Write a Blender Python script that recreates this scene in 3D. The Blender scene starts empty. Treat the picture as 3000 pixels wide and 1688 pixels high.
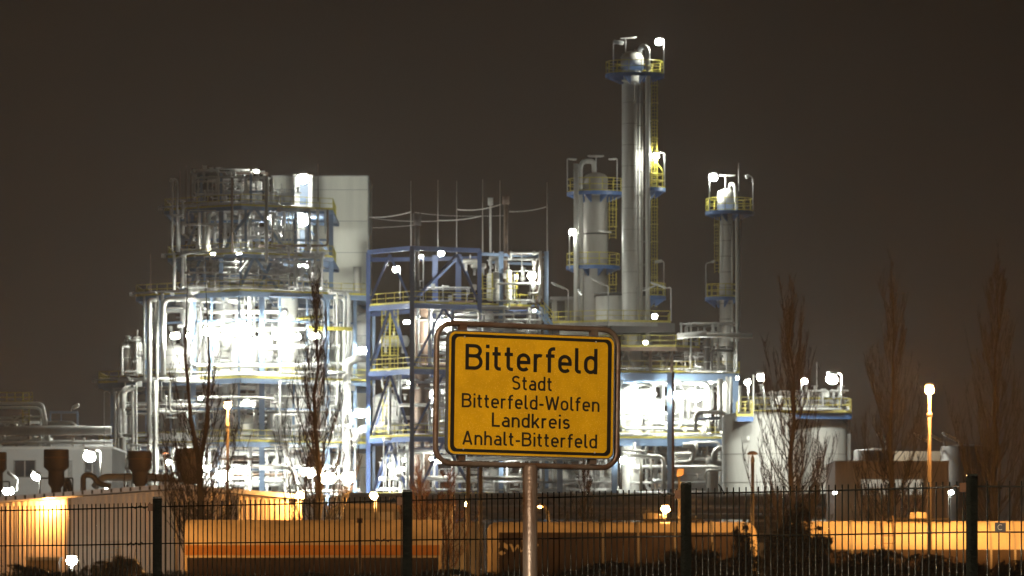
import bpy, math, random
from mathutils import Vector, Matrix
R = math.radians
PI = math.pi
sc = bpy.context.scene
C = sc.collection
# ------------------------------------------------------------------ camera
F = 16667.0        # focal length in photo pixels (3000 wide)
HY = 1735.0        # horizon row in the photo
CZ = 1.4
cd = bpy.data.cameras.new('camera')
cam = bpy.data.objects.new('camera', cd)
C.objects.link(cam)
cam.location = (0, 0, CZ)
cam.rotation_euler = (R(90), 0, 0)
cd.sensor_width = 36
cd.lens = 36 * F / 3000
cd.shift_y = (HY - 844) / 3000
cd.clip_start = 0.5
cd.clip_end = 6000
cd.dof.use_dof = True
cd.dof.focus_distance = 34.0
cd.dof.aperture_fstop = 20
sc.camera = cam
# ------------------------------------------------------------------ night sky
world = bpy.data.worlds.new('World')
sc.world = world
world.use_nodes = True
nt = world.node_tree
nt.nodes.clear()
wo = nt.nodes.new('ShaderNodeOutputWorld')
bg = nt.nodes.new('ShaderNodeBackground')
tc = nt.nodes.new('ShaderNodeTexCoord')
sx = nt.nodes.new('ShaderNodeSeparateXYZ')
cr = nt.nodes.new('ShaderNodeValToRGB')
nt.links.new(tc.outputs['Generated'], sx.inputs[0])
wn = nt.nodes.new('ShaderNodeTexNoise')
wn.inputs['Scale'].default_value = 7
wn.inputs['Detail'].default_value = 4
nt.links.new(tc.outputs['Generated'], wn.inputs['Vector'])
wm = nt.nodes.new('ShaderNodeMath'); wm.operation = 'MULTIPLY_ADD'
wm.inputs[1].default_value = -0.06
nt.links.new(wn.outputs['Fac'], wm.inputs[0])
nt.links.new(sx.outputs['Z'], wm.inputs[2])
wa = nt.nodes.new('ShaderNodeMath'); wa.operation = 'ADD'; wa.inputs[1].default_value = 0.03
nt.links.new(wm.outputs[0], wa.inputs[0])
nt.links.new(wa.outputs[0], cr.inputs[0])
nt.links.new(cr.outputs[0], bg.inputs[0])
nt.links.new(bg.outputs[0], wo.inputs[0])
e = cr.color_ramp.elements
e[0].position = 0.0; e[0].color = (0.066, 0.050, 0.038, 1)
e[1].position = 0.11; e[1].color = (0.026, 0.0175, 0.011, 1)
x = e.new(0.045); x.color = (0.044, 0.033, 0.024, 1)
bg.inputs[1].default_value = 0.35
# ------------------------------------------------------------------ render
sc.view_settings.view_transform = 'Standard'
sc.view_settings.look = 'None'
sc.view_settings.exposure = 0
sc.view_settings.gamma = 1
cy = sc.cycles
cy.use_denoising = True
cy.max_bounces = 4
cy.diffuse_bounces = 2
cy.glossy_bounces = 2
cy.transmission_bounces = 2
cy.volume_bounces = 0
cy.transparent_max_bounces = 4
cy.sample_clamp_indirect = 3
cy.sample_clamp_direct = 0
cy.use_light_tree = True
cy.caustics_reflective = False
cy.caustics_refractive = False
cy.use_adaptive_sampling = True
cy.adaptive_threshold = 0.02


# ------------------------------------------------------------------ projection helpers
def S(D): return F / D                       # photo pixels per metre at depth D
def P(px, py, D): return Vector(((px - 1500) * D / F, D, CZ + (HY - py) * D / F))
def XW(px, D): return (px - 1500) * D / F
def ZW(py, D): return CZ + (HY - py) * D / F


# ------------------------------------------------------------------ materials
def mat(name, col, rough=0.6, metal=0.0, var=0.15, scale=3.0, col2=None, bump=0.0, bscale=None, spec=0.5, streak=False):
    m = bpy.data.materials.new(name)
    m.use_nodes = True
    t = m.node_tree
    b = t.nodes['Principled BSDF']
    b.inputs['Roughness'].default_value = rough
    b.inputs['Metallic'].default_value = metal
    b.inputs['Specular IOR Level'].default_value = spec
    c = t.nodes.new('ShaderNodeTexCoord')
    n = t.nodes.new('ShaderNodeTexNoise')
    n.inputs['Scale'].default_value = scale
    n.inputs['Detail'].default_value = 6
    n.inputs['Roughness'].default_value = 0.65
    if streak:
        mp = t.nodes.new('ShaderNodeMapping')
        mp.inputs['Scale'].default_value = (1, 1, 0.12)
        t.links.new(c.outputs['Object'], mp.inputs[0])
        t.links.new(mp.outputs[0], n.inputs['Vector'])
    else:
        t.links.new(c.outputs['Object'], n.inputs['Vector'])
    r = t.nodes.new('ShaderNodeValToRGB')
    a = col
    d = col2 or tuple(v * (1 - var * 2) for v in col)
    r.color_ramp.elements[0].position = 0.35; r.color_ramp.elements[0].color = (*d, 1)
    r.color_ramp.elements[1].position = 0.65; r.color_ramp.elements[1].color = (*a, 1)
    t.links.new(n.outputs['Fac'], r.inputs[0])
    t.links.new(r.outputs[0], b.inputs['Base Color'])
    if bump:
        bp = t.nodes.new('ShaderNodeBump')
        bp.inputs['Strength'].default_value = bump
        bp.inputs['Distance'].default_value = 0.02
        n2 = t.nodes.new('ShaderNodeTexNoise')
        n2.inputs['Scale'].default_value = bscale or scale * 6
        n2.inputs['Detail'].default_value = 4
        t.links.new(c.outputs['Object'], n2.inputs['Vector'])
        t.links.new(n2.outputs['Fac'], bp.inputs['Height'])
        t.links.new(bp.outputs[0], b.inputs['Normal'])
    return m


def emit(name, col, L):
    m = bpy.data.materials.new(name)
    m.use_nodes = True
    t = m.node_tree
    b = t.nodes['Principled BSDF']
    b.inputs['Base Color'].default_value = (0.8, 0.8, 0.8, 1)
    b.inputs['Emission Color'].default_value = (*col, 1)
    b.inputs['Emission Strength'].default_value = L
    return m


M = {}
M['blue'] = mat('pale_blue_steel_paint', (0.17, 0.25, 0.38), 0.45, 0, 0.12, 0.8, streak=True)
M['deepblue'] = mat('blue_steel_paint', (0.075, 0.12, 0.27), 0.4, 0, 0.12, 0.8, streak=True)
M['platblue'] = mat('platform_blue_paint', (0.06, 0.15, 0.38), 0.4, 0, 0.12, 0.8)
M['yellow'] = mat('yellow_rail_paint', (0.52, 0.44, 0.06), 0.45, 0, 0.1, 2)
M['clad'] = mat('aluminium_pipe_cladding', (0.58, 0.57, 0.53), 0.5, 0.2, 0.14, 0.6, streak=True)
M['cladd'] = mat('weathered_cladding', (0.40, 0.38, 0.34), 0.55, 0.15, 0.2, 0.5, streak=True)
M['white'] = mat('white_vessel_paint', (0.72, 0.71, 0.67), 0.5, 0.0, 0.08, 0.5, streak=True)
M['grey'] = mat('grey_steel', (0.33, 0.32, 0.30), 0.5, 0.3, 0.15, 1.0)
M['galv'] = mat('galvanised_steel', (0.52, 0.52, 0.50), 0.5, 0.25, 0.12, 2.0)
M['dark'] = mat('dark_equipment', (0.055, 0.05, 0.045), 0.5, 0.2, 0.2, 1.0)
M['brown'] = mat('rusty_brown_steel', (0.20, 0.13, 0.09), 0.6, 0.1, 0.25, 1.0)
M['beige'] = mat('beige_wall_panels', (0.74, 0.73, 0.64), 0.7, 0, 0.11, 0.3, streak=True)
M['wall'] = mat('corrugated_tan_sheet', (0.50, 0.42, 0.34), 0.55, 0.1, 0.14, 0.5, streak=True)
M['wall2'] = mat('corrugated_grey_brown_sheet', (0.36, 0.285, 0.205), 0.6, 0.1, 0.08, 0.3, streak=True)
M['flash'] = mat('pale_roof_flashing', (0.62, 0.62, 0.64), 0.5, 0.1, 0.1, 1)
M['vent'] = mat('dull_brown_vent_sheet', (0.12, 0.10, 0.085), 0.6, 0.2, 0.2, 0.8, streak=True)
M['office'] = mat('white_render', (0.60, 0.59, 0.57), 0.8, 0, 0.06, 0.3)
M['glassd'] = mat('dark_window_glass', (0.06, 0.065, 0.075), 0.12, 0, 0.2, 0.4)
M['tank'] = mat('white_storage_tank_paint', (0.66, 0.65, 0.60), 0.5, 0, 0.13, 0.45, streak=True)
M['bark'] = mat('poplar_bark', (0.045, 0.038, 0.032), 0.9, 0, 0.2, 4)
M['twig'] = mat('bare_twigs', (0.038, 0.033, 0.029), 0.9, 0, 0.15, 3)
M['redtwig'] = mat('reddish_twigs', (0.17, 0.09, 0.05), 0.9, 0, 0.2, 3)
M['leaf'] = mat('winter_shrub_leaves', (0.17, 0.105, 0.05), 0.8, 0, 0.3, 1.5)
M['wagon'] = mat('cream_tank_wagon_paint', (0.56, 0.48, 0.36), 0.5, 0, 0.18, 0.9, streak=True)
M['wagdark'] = mat('dark_lower_paint_and_shade', (0.035, 0.020, 0.012), 0.7, 0, 0.2, 0.7, streak=True)  # dark wagon paint, also used for painted-in shade
M['orange'] = mat('orange_stripe_paint', (0.50, 0.22, 0.03), 0.5, 0, 0.1, 1)
M['mark'] = mat('pale_wagon_lettering', (0.62, 0.55, 0.42), 0.6, 0, 0.05, 1)
M['under'] = mat('dark_bogie_iron', (0.045, 0.035, 0.028), 0.7, 0.2, 0.2, 2)
M['fence'] = mat('dark_green_coated_wire', (0.010, 0.012, 0.010), 0.25, 0.0, 0.2, 8, bump=0.3, bscale=60)
M['clip'] = mat('rusty_fence_clip', (0.12, 0.05, 0.02), 0.6, 0.2, 0.2, 20)
M['plaque'] = mat('grey_plaque', (0.09, 0.085, 0.09), 0.4, 0.1, 0.1, 10)
M['ground'] = mat('damp_dark_ground', (0.05, 0.042, 0.034), 0.85, 0, 0.25, 0.4, bump=0.3)
M['asphalt'] = mat('damp_asphalt', (0.05, 0.047, 0.044), 0.6, 0, 0.2, 2, bump=0.3)
M['gravel'] = mat('track_ballast', (0.11, 0.09, 0.075), 0.9, 0, 0.3, 6, bump=0.6)
M['black'] = mat('black_sign_film', (0.014, 0.011, 0.009), 0.4, 0, 0.1, 30)
M['bolt'] = mat('zinc_bolt', (0.5, 0.5, 0.48), 0.35, 0.8, 0.1, 50)
M['rim'] = mat('aluminium_sign_edge', (0.62, 0.63, 0.62), 0.25, 0.85, 0.1, 20)
M['conc'] = mat('pale_concrete', (0.42, 0.40, 0.37), 0.85, 0, 0.1, 1)

# sign sheet: yellow film with water drops, their sparkle painted as paler specks
m = mat('yellow_sign_film', (0.64, 0.345, 0.006), 0.30, 0, 0.09, 7, spec=0.3)
t = m.node_tree; b = t.nodes['Principled BSDF']
c = [n for n in t.nodes if n.type == 'TEX_COORD'][0]
v = t.nodes.new('ShaderNodeTexVoronoi'); v.inputs['Scale'].default_value = 150
t.links.new(c.outputs['Object'], v.inputs['Vector'])
rr = t.nodes.new('ShaderNodeValToRGB')
rr.color_ramp.elements[0].position = 0.05; rr.color_ramp.elements[0].color = (1, 1, 1, 1)
rr.color_ramp.elements[1].position = 0.34; rr.color_ramp.elements[1].color = (0, 0, 0, 1)
t.links.new(v.outputs['Distance'], rr.inputs[0])
lt = t.nodes.new('ShaderNodeMath'); lt.operation = 'GREATER_THAN'; lt.inputs[1].default_value = 0.62
sp = t.nodes.new('ShaderNodeSeparateColor'); t.links.new(v.outputs['Color'], sp.inputs[0])
t.links.new(sp.outputs[0], lt.inputs[0])
ml = t.nodes.new('ShaderNodeMath'); ml.operation = 'MULTIPLY'
t.links.new(rr.outputs[0], ml.inputs[0]); t.links.new(lt.outputs[0], ml.inputs[1])
mx = t.nodes.new('ShaderNodeMix'); mx.data_type = 'RGBA'
old = b.inputs['Base Color'].links[0].from_socket
t.links.new(ml.outputs[0], mx.inputs['Factor']); t.links.new(old, mx.inputs['A'])
mx.inputs['B'].default_value = (0.95, 0.58, 0.14, 1)
t.links.new(mx.outputs['Result'], b.inputs['Base Color'])
bp = t.nodes.new('ShaderNodeBump'); bp.inputs['Strength'].default_value = 0.5; bp.inputs['Distance'].default_value = 0.002
t.links.new(ml.outputs[0], bp.inputs['Height']); t.links.new(bp.outputs[0], b.inputs['Normal'])
M['sign'] = m
M['tube'] = mat('rust_stained_galvanised_tube', (0.17, 0.13, 0.105), 0.38, 0.35, 0.1, 3.5, col2=(0.11, 0.052, 0.026), bump=0.25, bscale=60)
M['post'] = mat('rust_streaked_post', (0.33, 0.295, 0.27), 0.35, 0.35, 0.1, 6, col2=(0.10, 0.045, 0.02), bump=0.2, bscale=50, streak=True)


# ------------------------------------------------------------------ mesh builder
class MB:
    def __init__(s): s.v = []; s.f = []; s.sm = []
    def add(s, vs, fs, smooth=False):
        o = len(s.v); s.v += [Vector(p) for p in vs]
        for f in fs: s.f.append(tuple(i + o for i in f)); s.sm.append(smooth)
        return s
    def box(s, x0, x1, y0, y1, z0, z1):
        vs = [(x, y, z) for z in (z0, z1) for y in (y0, y1) for x in (x0, x1)]
        return s.add(vs, [(0, 2, 3, 1), (4, 5, 7, 6), (0, 1, 5, 4), (2, 6, 7, 3), (0, 4, 6, 2), (1, 3, 7, 5)])
    def bar(s, a, b, w, h=None, up=(0, 0, 1)):
        a = Vector(a); b = Vector(b); h = h or w
        d = (b - a).normalized(); up = Vector(up)
        if abs(d.dot(up)) > 0.98: up = Vector((0, 1, 0))
        sd = d.cross(up).normalized(); u = sd.cross(d)
        vs = []
        for p in (a, b):
            for i, j in ((-1, -1), (1, -1), (1, 1), (-1, 1)):
                vs.append(p + sd * (i * w / 2) + u * (j * h / 2))
        return s.add(vs, [(3, 2, 1, 0), (4, 5, 6, 7), (0, 1, 5, 4), (1, 2, 6, 5), (2, 3, 7, 6), (3, 0, 4, 7)])
    def tube(s, pts, r, n=8, cap=True):
        pts = [Vector(p) for p in pts]
        rs = r if isinstance(r, (list, tuple)) else [r] * len(pts)
        ref = None; vs = []; m = len(pts)
        for i, p in enumerate(pts):
            d = (pts[min(i + 1, m - 1)] - pts[max(i - 1, 0)])
            if d.length < 1e-9: d = Vector((0, 0, 1))
            d.normalize()
            if ref is None:
                ref = Vector((0, 1, 0)) if abs(d.y) < 0.9 else Vector((1, 0, 0))
            sd = ref - d * ref.dot(d)
            if sd.length < 1e-4: sd = d.orthogonal()
            sd.normalize(); ref = sd; u = d.cross(sd)
            for k in range(n):
                a = 2 * PI * k / n
                vs.append(p + sd * (math.cos(a) * rs[i]) + u * (math.sin(a) * rs[i]))
        fs = []
        for i in range(m - 1):
            for k in range(n):
                k2 = (k + 1) % n
                fs.append((i * n + k, i * n + k2, (i + 1) * n + k2, (i + 1) * n + k))
        s.add(vs, fs, True)
        if cap:
            o = len(s.v) - len(vs)
            s.f.append(tuple(o + k for k in range(n))[::-1]); s.sm.append(False)
            s.f.append(tuple(o + (m - 1) * n + k for k in range(n))); s.sm.append(False)
        return s
    def lathe(s, cx, cy, prof, n=24, a0=0, a1=2 * PI, smooth=True):
        full = abs(a1 - a0 - 2 * PI) < 1e-6
        k = n if full else n + 1
        vs = []
        for (r, z) in prof:
            for i in range(k):
                a = a0 + (a1 - a0) * i / n
                vs.append((cx + r * math.cos(a), cy + r * math.sin(a), z))
        fs = []
        for j in range(len(prof) - 1):
            for i in range(n):
                i2 = (i + 1) % k
                fs.append((j * k + i, j * k + i2, (j + 1) * k + i2, (j + 1) * k + i))
        return s.add(vs, fs, smooth)
    def prism(s, poly, y0, y1):                # polygon in x,z extruded along y
        n = len(poly)
        vs = [(x, y0, z) for x, z in poly] + [(x, y1, z) for x, z in poly]
        fs = [tuple(range(n)), tuple(range(2 * n - 1, n - 1, -1))]
        for i in range(n):
            j = (i + 1) % n; fs.append((j, i, i + n, j + n))
        return s.add(vs, fs)
    def slab(s, poly, z0, z1):                 # polygon in x,y extruded along z
        n = len(poly)
        vs = [(x, y, z0) for x, y in poly] + [(x, y, z1) for x, y in poly]
        fs = [tuple(range(n))[::-1], tuple(range(n, 2 * n))]
        for i in range(n):
            j = (i + 1) % n; fs.append((i, j, j + n, i + n))
        return s.add(vs, fs)
    def ball(s, c, rx, ry, rz, n=10, m=6):
        c = Vector(c); vs = [c + Vector((0, 0, -rz))]
        for j in range(1, m):
            t = -PI / 2 + PI * j / m
            for i in range(n):
                a = 2 * PI * i / n
                vs.append(c + Vector((rx * math.cos(t) * math.cos(a), ry * math.cos(t) * math.sin(a), rz * math.sin(t))))
        vs.append(c + Vector((0, 0, rz)))
        fs = [(0, 1 + (i + 1) % n, 1 + i) for i in range(n)]
        for j in range(m - 2):
            for i in range(n):
                a = 1 + j * n + i; b2 = 1 + j * n + (i + 1) % n
                fs.append((a, b2, b2 + n, a + n))
        L = len(vs) - 1; o = 1 + (m - 2) * n
        fs += [(o + i, o + (i + 1) % n, L) for i in range(n)]
        return s.add(vs, fs, True)
    def build(s, name, m, parent=None, org=None):
        o0 = Vector(org) if org is not None else (Vector(parent['_o']) if parent is not None else Vector((0, 0, 0)))
        me = bpy.data.meshes.new(name)
        me.from_pydata([v - o0 for v in s.v], [], s.f)
        me.polygons.foreach_set('use_smooth', s.sm)
        me.materials.append(m); me.update()
        o = bpy.data.objects.new(name, me); C.objects.link(o)
        if parent is not None:
            o.parent = parent
            o['_o'] = list(parent['_o'])
        else:
            o.location = o0; o['_o'] = list(o0)
        return o


def tag(o, label, cat, group=None, kind=None):
    if label: o['label'] = label
    if cat: o['category'] = cat
    if group: o['group'] = group
    if kind: o['kind'] = kind
    return o


def thing(name, label, cat, loc, group=None):
    o = bpy.data.objects.new(name, None); C.objects.link(o)
    o.empty_display_size = 0.3
    o.location = loc; o['_o'] = list(loc)
    return tag(o, label, cat, group)


def struct(o): o['kind'] = 'structure'; return o


def elbow(pts, r):
    """polyline with its corners rounded"""
    pts = [Vector(p) for p in pts]; out = [pts[0]]
    for i in range(1, len(pts) - 1):
        a, b2, c2 = pts[i - 1], pts[i], pts[i + 1]
        d0 = (a - b2); d1 = (c2 - b2)
        q = min(r, d0.length * 0.45, d1.length * 0.45)
        p0 = b2 + d0.normalized() * q; p1 = b2 + d1.normalized() * q
        for k in range(5):
            t = k / 4
            out.append(p0 * (1 - t) ** 2 + b2 * 2 * t * (1 - t) + p1 * t * t)
    out.append(pts[-1])
    return out


def pipe(parent, pts, rad, m='clad', name='pipe', n=10, bend=None):
    """pts: (px,py,D)"""
    w = [P(*p) for p in pts]
    return MB().tube(elbow(w, bend or rad * 3.2), rad, n).build(name, M[m], parent)


def pipe_thing(label, pts, rad, m='clad', name='pipe', group=None, cat='pipe', bend=None, flanges=True):
    w = [P(*p) for p in pts]
    t = thing(name, label, cat, (w[0].x, w[0].y, min(p.z for p in w)), group)
    MB().tube(elbow(w, bend or rad * 3.2), rad, 14).build('pipe_run', M[m], t)
    if flanges:
        for q in range(len(w) - 1):
            a, b2 = w[q], w[q + 1]; d = b2 - a; L = d.length
            k = int(L // 6)
            for i in range(k):
                c0 = a + d * ((i + 0.5) / max(k, 1)); u = d.normalized() * 0.06
                MB().tube([c0 - u, c0 + u], rad * 1.16, 14).build('joint_band', M['galv'], t)
    return t


# ------------------------------------------------------------------ lamps
WHITE = (0.97, 1.0, 0.90)
SOD = (1.0, 0.43, 0.10)
EM = {}
def lensmat(col, L):
    k = (col, L)
    if k not in EM: EM[k] = emit('lit_lens_%s' % ('white' if col == WHITE else 'amber'), col, L)
    return EM[k]


GAIN = 1.15
def floodlight(label, px, py, D, w, L=260, col=WHITE, pole=None, arm=0, h=None, group='white floodlights lighting the plant', name='floodlight', tilt=0, pm='galv'):
    """w,h: lens width / height in metres; pole=(px,py_bottom) of its post"""
    c = P(px, py, D); h = h or w * 0.5; h = min(w * 0.85, h * 1.35)
    if col == WHITE: L = L * (GAIN if D > 500 else 1.2)
    t = thing(name, label, 'lamp', (c.x, c.y, ZW(pole[1], D) if pole else c.z), group)
    b2 = MB().ball((0, 0, 0), w / 2, w / 2 * 0.9, h / 2, 12, 6)
    rot = Matrix.Rotation(R(tilt), 3, 'Y')
    b2.v = [rot @ v + c for v in b2.v]
    b2.build('lens', lensmat(col, L), t)
    k = MB().ball((0, 0, 0), w / 2 * 1.06, w / 2, h * 0.22, 12, 4)
    k.v = [rot @ v + c + Vector((0, 0.02, h * 0.60)) for v in k.v]
    k.build('housing', M['galv'], t)
    if pole:
        pb = P(pole[0], pole[1], D); top = Vector((pb.x, pb.y, c.z + h * 0.62))
        pts = [pb, top, Vector((c.x, c.y + 0.02, c.z + h * 0.72))] if abs(pb.x - c.x) > 0.15 else [pb + Vector((0, 0.0, 0)), top]
        MB().tube(elbow(pts, 0.25), 0.055, 8).build('pole', M[pm], t)
    return t


def deadlamp(label, x0, y0, x1, y1, D, pole=None, r=0.14, group='unlit lamps on the plant', lit=0):
    """long luminaire from (x0,y0) to (x1,y1) with a pole (px,top,bottom)"""
    a = P(x0, y0, D); b2 = P(x1, y1, D)
    t = thing('tube_lamp', label, 'lamp', (a.x, a.y, min(a.z, b2.z) - 1), group)
    d = b2 - a
    MB().tube([a, a + d * 0.08, a + d * 0.92, b2], [r * 0.6, r, r, r * 0.6], 8).build('housing', M['galv'], t)
    u = Vector((0, 0, -r * 0.75))
    MB().tube([a + d * 0.1 + u, b2 - d * 0.1 + u], r * 0.6, 8).build('lens', lensmat(WHITE, lit) if lit else M['white'], t)
    if pole:
        q = P(pole[0], pole[2], D); q2 = P(pole[0], pole[1], D)
        near = a if abs(a.x - q.x) < abs(b2.x - q.x) else b2
        MB().tube(elbow([q, q2, near], 0.3), 0.05, 8).build('pole', M['galv'], t)
    return t


# ------------------------------------------------------------------ railings, platforms, ladders
def railing(pts, h=1.1, step=1.5, m='yellow', parent=None, name='railing', r=0.035, toe=True):
    mb = MB()
    for i in range(len(pts) - 1):
        a = Vector(pts[i]); b2 = Vector(pts[i + 1]); L = (b2 - a).length
        n = max(1, round(L / step))
        for k in range(n + (1 if i == len(pts) - 2 else 0)):
            p = a + (b2 - a) * (k / n)
            mb.bar(p, p + Vector((0, 0, h)), r * 1.6)
        for z in (h, h * 0.55):
            mb.bar(a + Vector((0, 0, z)), b2 + Vector((0, 0, z)), r * 1.7)
        if toe:
            mb.bar(a + Vector((0, 0, 0.09)), b2 + Vector((0, 0, 0.09)), 0.02, 0.18)
    return mb.build(name, M[m], parent)


def round_platform(parent, cx, cy, z, rin, rout, rail=1.1, m='platblue', a0=0, a1=2 * PI, brackets=8):
    mb = MB()
    full = abs(a1 - a0 - 2 * PI) < 1e-6
    mb.lathe(cx, cy, [(rin, z - 0.08), (rout, z - 0.08)], 32, a0, a1, False)
    mb.lathe(cx, cy, [(rout, z - 0.30), (rout, z + 0.06), (rin, z + 0.0)], 32, a0, a1, False)
    for k in range(brackets):
        a = a0 + (a1 - a0) * (k + 0.5) / brackets; ca, sa = math.cos(a), math.sin(a)
        sd = Vector((-sa, ca, 0)) * 0.06
        q = [Vector((cx + rin * ca, cy + rin * sa, z - 0.1)), Vector((cx + rout * 0.98 * ca, cy + rout * 0.98 * sa, z - 0.1)),
             Vector((cx + rout * 0.98 * ca, cy + rout * 0.98 * sa, z - 0.3)), Vector((cx + rin * ca, cy + rin * sa, z - 0.95))]
        mb.add([p - sd for p in q] + [p + sd for p in q], [(0, 1, 2, 3), (7, 6, 5, 4), (2, 6, 7, 3), (0, 4, 5, 1), (1, 5, 6, 2), (3, 7, 4, 0)])
    pl = mb.build('platform', M[m], parent)
    rb = MB(); n = 14 if full else max(4, int(14 * (a1 - a0) / (2 * PI)))
    pts = [Vector((cx + (rout - 0.08) * math.cos(a0 + (a1 - a0) * k / n), cy + (rout - 0.08) * math.sin(a0 + (a1 - a0) * k / n), z)) for k in range(n + 1)]
    for k in range(n if full else n + 1):
        rb.bar(pts[k], pts[k] + Vector((0, 0, rail)), 0.07)
    for hh in (0.15, rail * 0.55, rail):
        rb.tube([p + Vector((0, 0, hh)) for p in pts], 0.04, 5)
    rb.build('railing', M['yellow'], pl)
    return pl


def caged_ladder(parent, px, y0, y1, D, w=0.5, cage=0.75, m='yellow', hoop=1.7):
    a = P(px, y1, D); H = ZW(y0, D) - a.z
    mb = MB()
    for s2 in (-1, 1): mb.bar(a + Vector((s2 * w / 2, 0, 0)), a + Vector((s2 * w / 2, 0, H)), 0.06)
    z = 0.15
    while z < H: mb.bar(a + Vector((-w / 2, 0, z)), a + Vector((w / 2, 0, z)), 0.035); z += 0.33
    if cage:
        z = 1.2
        while z < H:
            pts = [a + Vector((cage / 2 * math.sin(t * PI / 8) * (-1 if 0 else 1), -cage * (1 - math.cos(t * PI / 8)) / 1.4, z)) for t in range(-4, 5)]
            pts = [a + Vector((w / 2 * (1.35) * math.cos(PI + t * PI / 8) , -0.75 * math.sin(t * PI / 8), z)) for t in range(0, 9)]
            mb.tube(pts, 0.04, 5); z += hoop
        for t in (1.5, 4, 6.5):
            mb.bar(a + Vector((w / 2 * 1.35 * math.cos(PI + t * PI / 8), -0.75 * math.sin(t * PI / 8), 1.2)),
                   a + Vector((w / 2 * 1.35 * math.cos(PI + t * PI / 8), -0.75 * math.sin(t * PI / 8), H)), 0.05)
    return mb.build('ladder', M[m], parent)


def deck(parent, py, D0, front, depth, m='blue', rail=True, beam=0.5, railm='yellow', Dref=None, toe=True, step=1.5):
    """front: list of (px, D); z from row py at Dref"""
    z = ZW(py, Dref or D0)
    f = [(XW(px, D), D) for px, D in front]
    back = [(x, y + depth) for x, y in f]
    dk = MB().slab(f + back[::-1], z - 0.08, z - 0.02)
    for i in range(len(f) - 1):
        a = Vector((*f[i], z - 0.10 - beam / 2)); b2 = Vector((*f[i + 1], z - 0.10 - beam / 2))
        L = (b2 - a).length; n = max(1, round(L / 3.2))
        dk.bar(a, b2, 0.16, beam)
        dk.bar(a + Vector((0, depth, 0)), b2 + Vector((0, depth, 0)), 0.16, beam)
        for k in range(n + 1):
            p = a + (b2 - a) * (k / n) + Vector((0, 0.1, 0.06))
            dk.bar(p, p + Vector((0, depth - 0.2, 0)), 0.12, beam * 0.7)
    d = dk.build('deck', M[m], parent)
    if rail:
        pts = [(x, y + 0.05, z) for x, y in f]
        pts = [(f[0][0] + 0.05, f[0][1] + depth * 0.6, z)] + pts + [(f[-1][0] - 0.05, f[-1][1] + depth * 0.6, z)]
        railing(pts, parent=d, m=railm, toe=toe, step=step)
    return d


def clutter(parent, x0, x1, D0, D1, y0, y1, n, seed, rr=(0.05, 0.16), mats=('clad', 'clad', 'galv', 'white'), single=None):
    """orthogonal pipe runs filling a bay"""
    rnd = random.Random(seed)
    X0, X1 = XW(x0, (D0 + D1) / 2), XW(x1, (D0 + D1) / 2)
    Z0, Z1 = ZW(y1, (D0 + D1) / 2), ZW(y0, (D0 + D1) / 2)
    small = MB()
    for i in range(n):
        p = Vector((rnd.uniform(X0, X1), rnd.uniform(D0, D1), rnd.uniform(Z0, Z1)))
        if rnd.random() < 0.6: p.z = rnd.choice((Z0, Z1))
        pts = [p.copy()]; last = -1
        for k in range(rnd.randint(1, 4)):
            ax = rnd.choice([a for a in (0, 2, 2, 0, 1) if a != last]); last = ax
            q = pts[-1].copy()
            if ax == 0: q.x = rnd.uniform(X0, X1)
            elif ax == 2: q.z = rnd.uniform(Z0, Z1) if rnd.random() < 0.6 else rnd.choice((Z0, Z1))
            else: q.y = rnd.uniform(D0, D1)
            if (q - pts[-1]).length > 0.5: pts.append(q)
        if len(pts) < 2: continue
        r = rnd.uniform(*rr)
        small_one = r < rr[0] + (rr[1] - rr[0]) * (0.45 if single is None else 1 - single)
        mb = small if small_one else MB()
        mb.tube(elbow(pts, r * 3), r, 6 if small_one else 9)
        for q in pts[1:-1]:
            if rnd.random() < 0.4:
                mb.ball(q, r * 1.7, r * 1.7, r * 1.7, 6, 4)
        if not small_one: mb.build('pipe', M[rnd.choice(mats)], parent)
    # valves with handwheels and instrument boxes
    for i in range(n // 3):
        p = Vector((rnd.uniform(X0, X1), rnd.uniform(D0, D1), rnd.uniform(Z0, Z1)))
        if rnd.random() < 0.5:
            small.tube([p, p + Vector((0, 0, 0.5))], 0.12, 6); small.tube([p + Vector((0, 0, 0.5)), p + Vector((0, 0, 0.56))], 0.26, 8)
        else:
            small.box(p.x - 0.2, p.x + 0.2, p.y - 0.15, p.y + 0.15, p.z, p.z + 0.5)
    small.build('small_pipework', M['galv'], parent)['kind'] = 'stuff'


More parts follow.
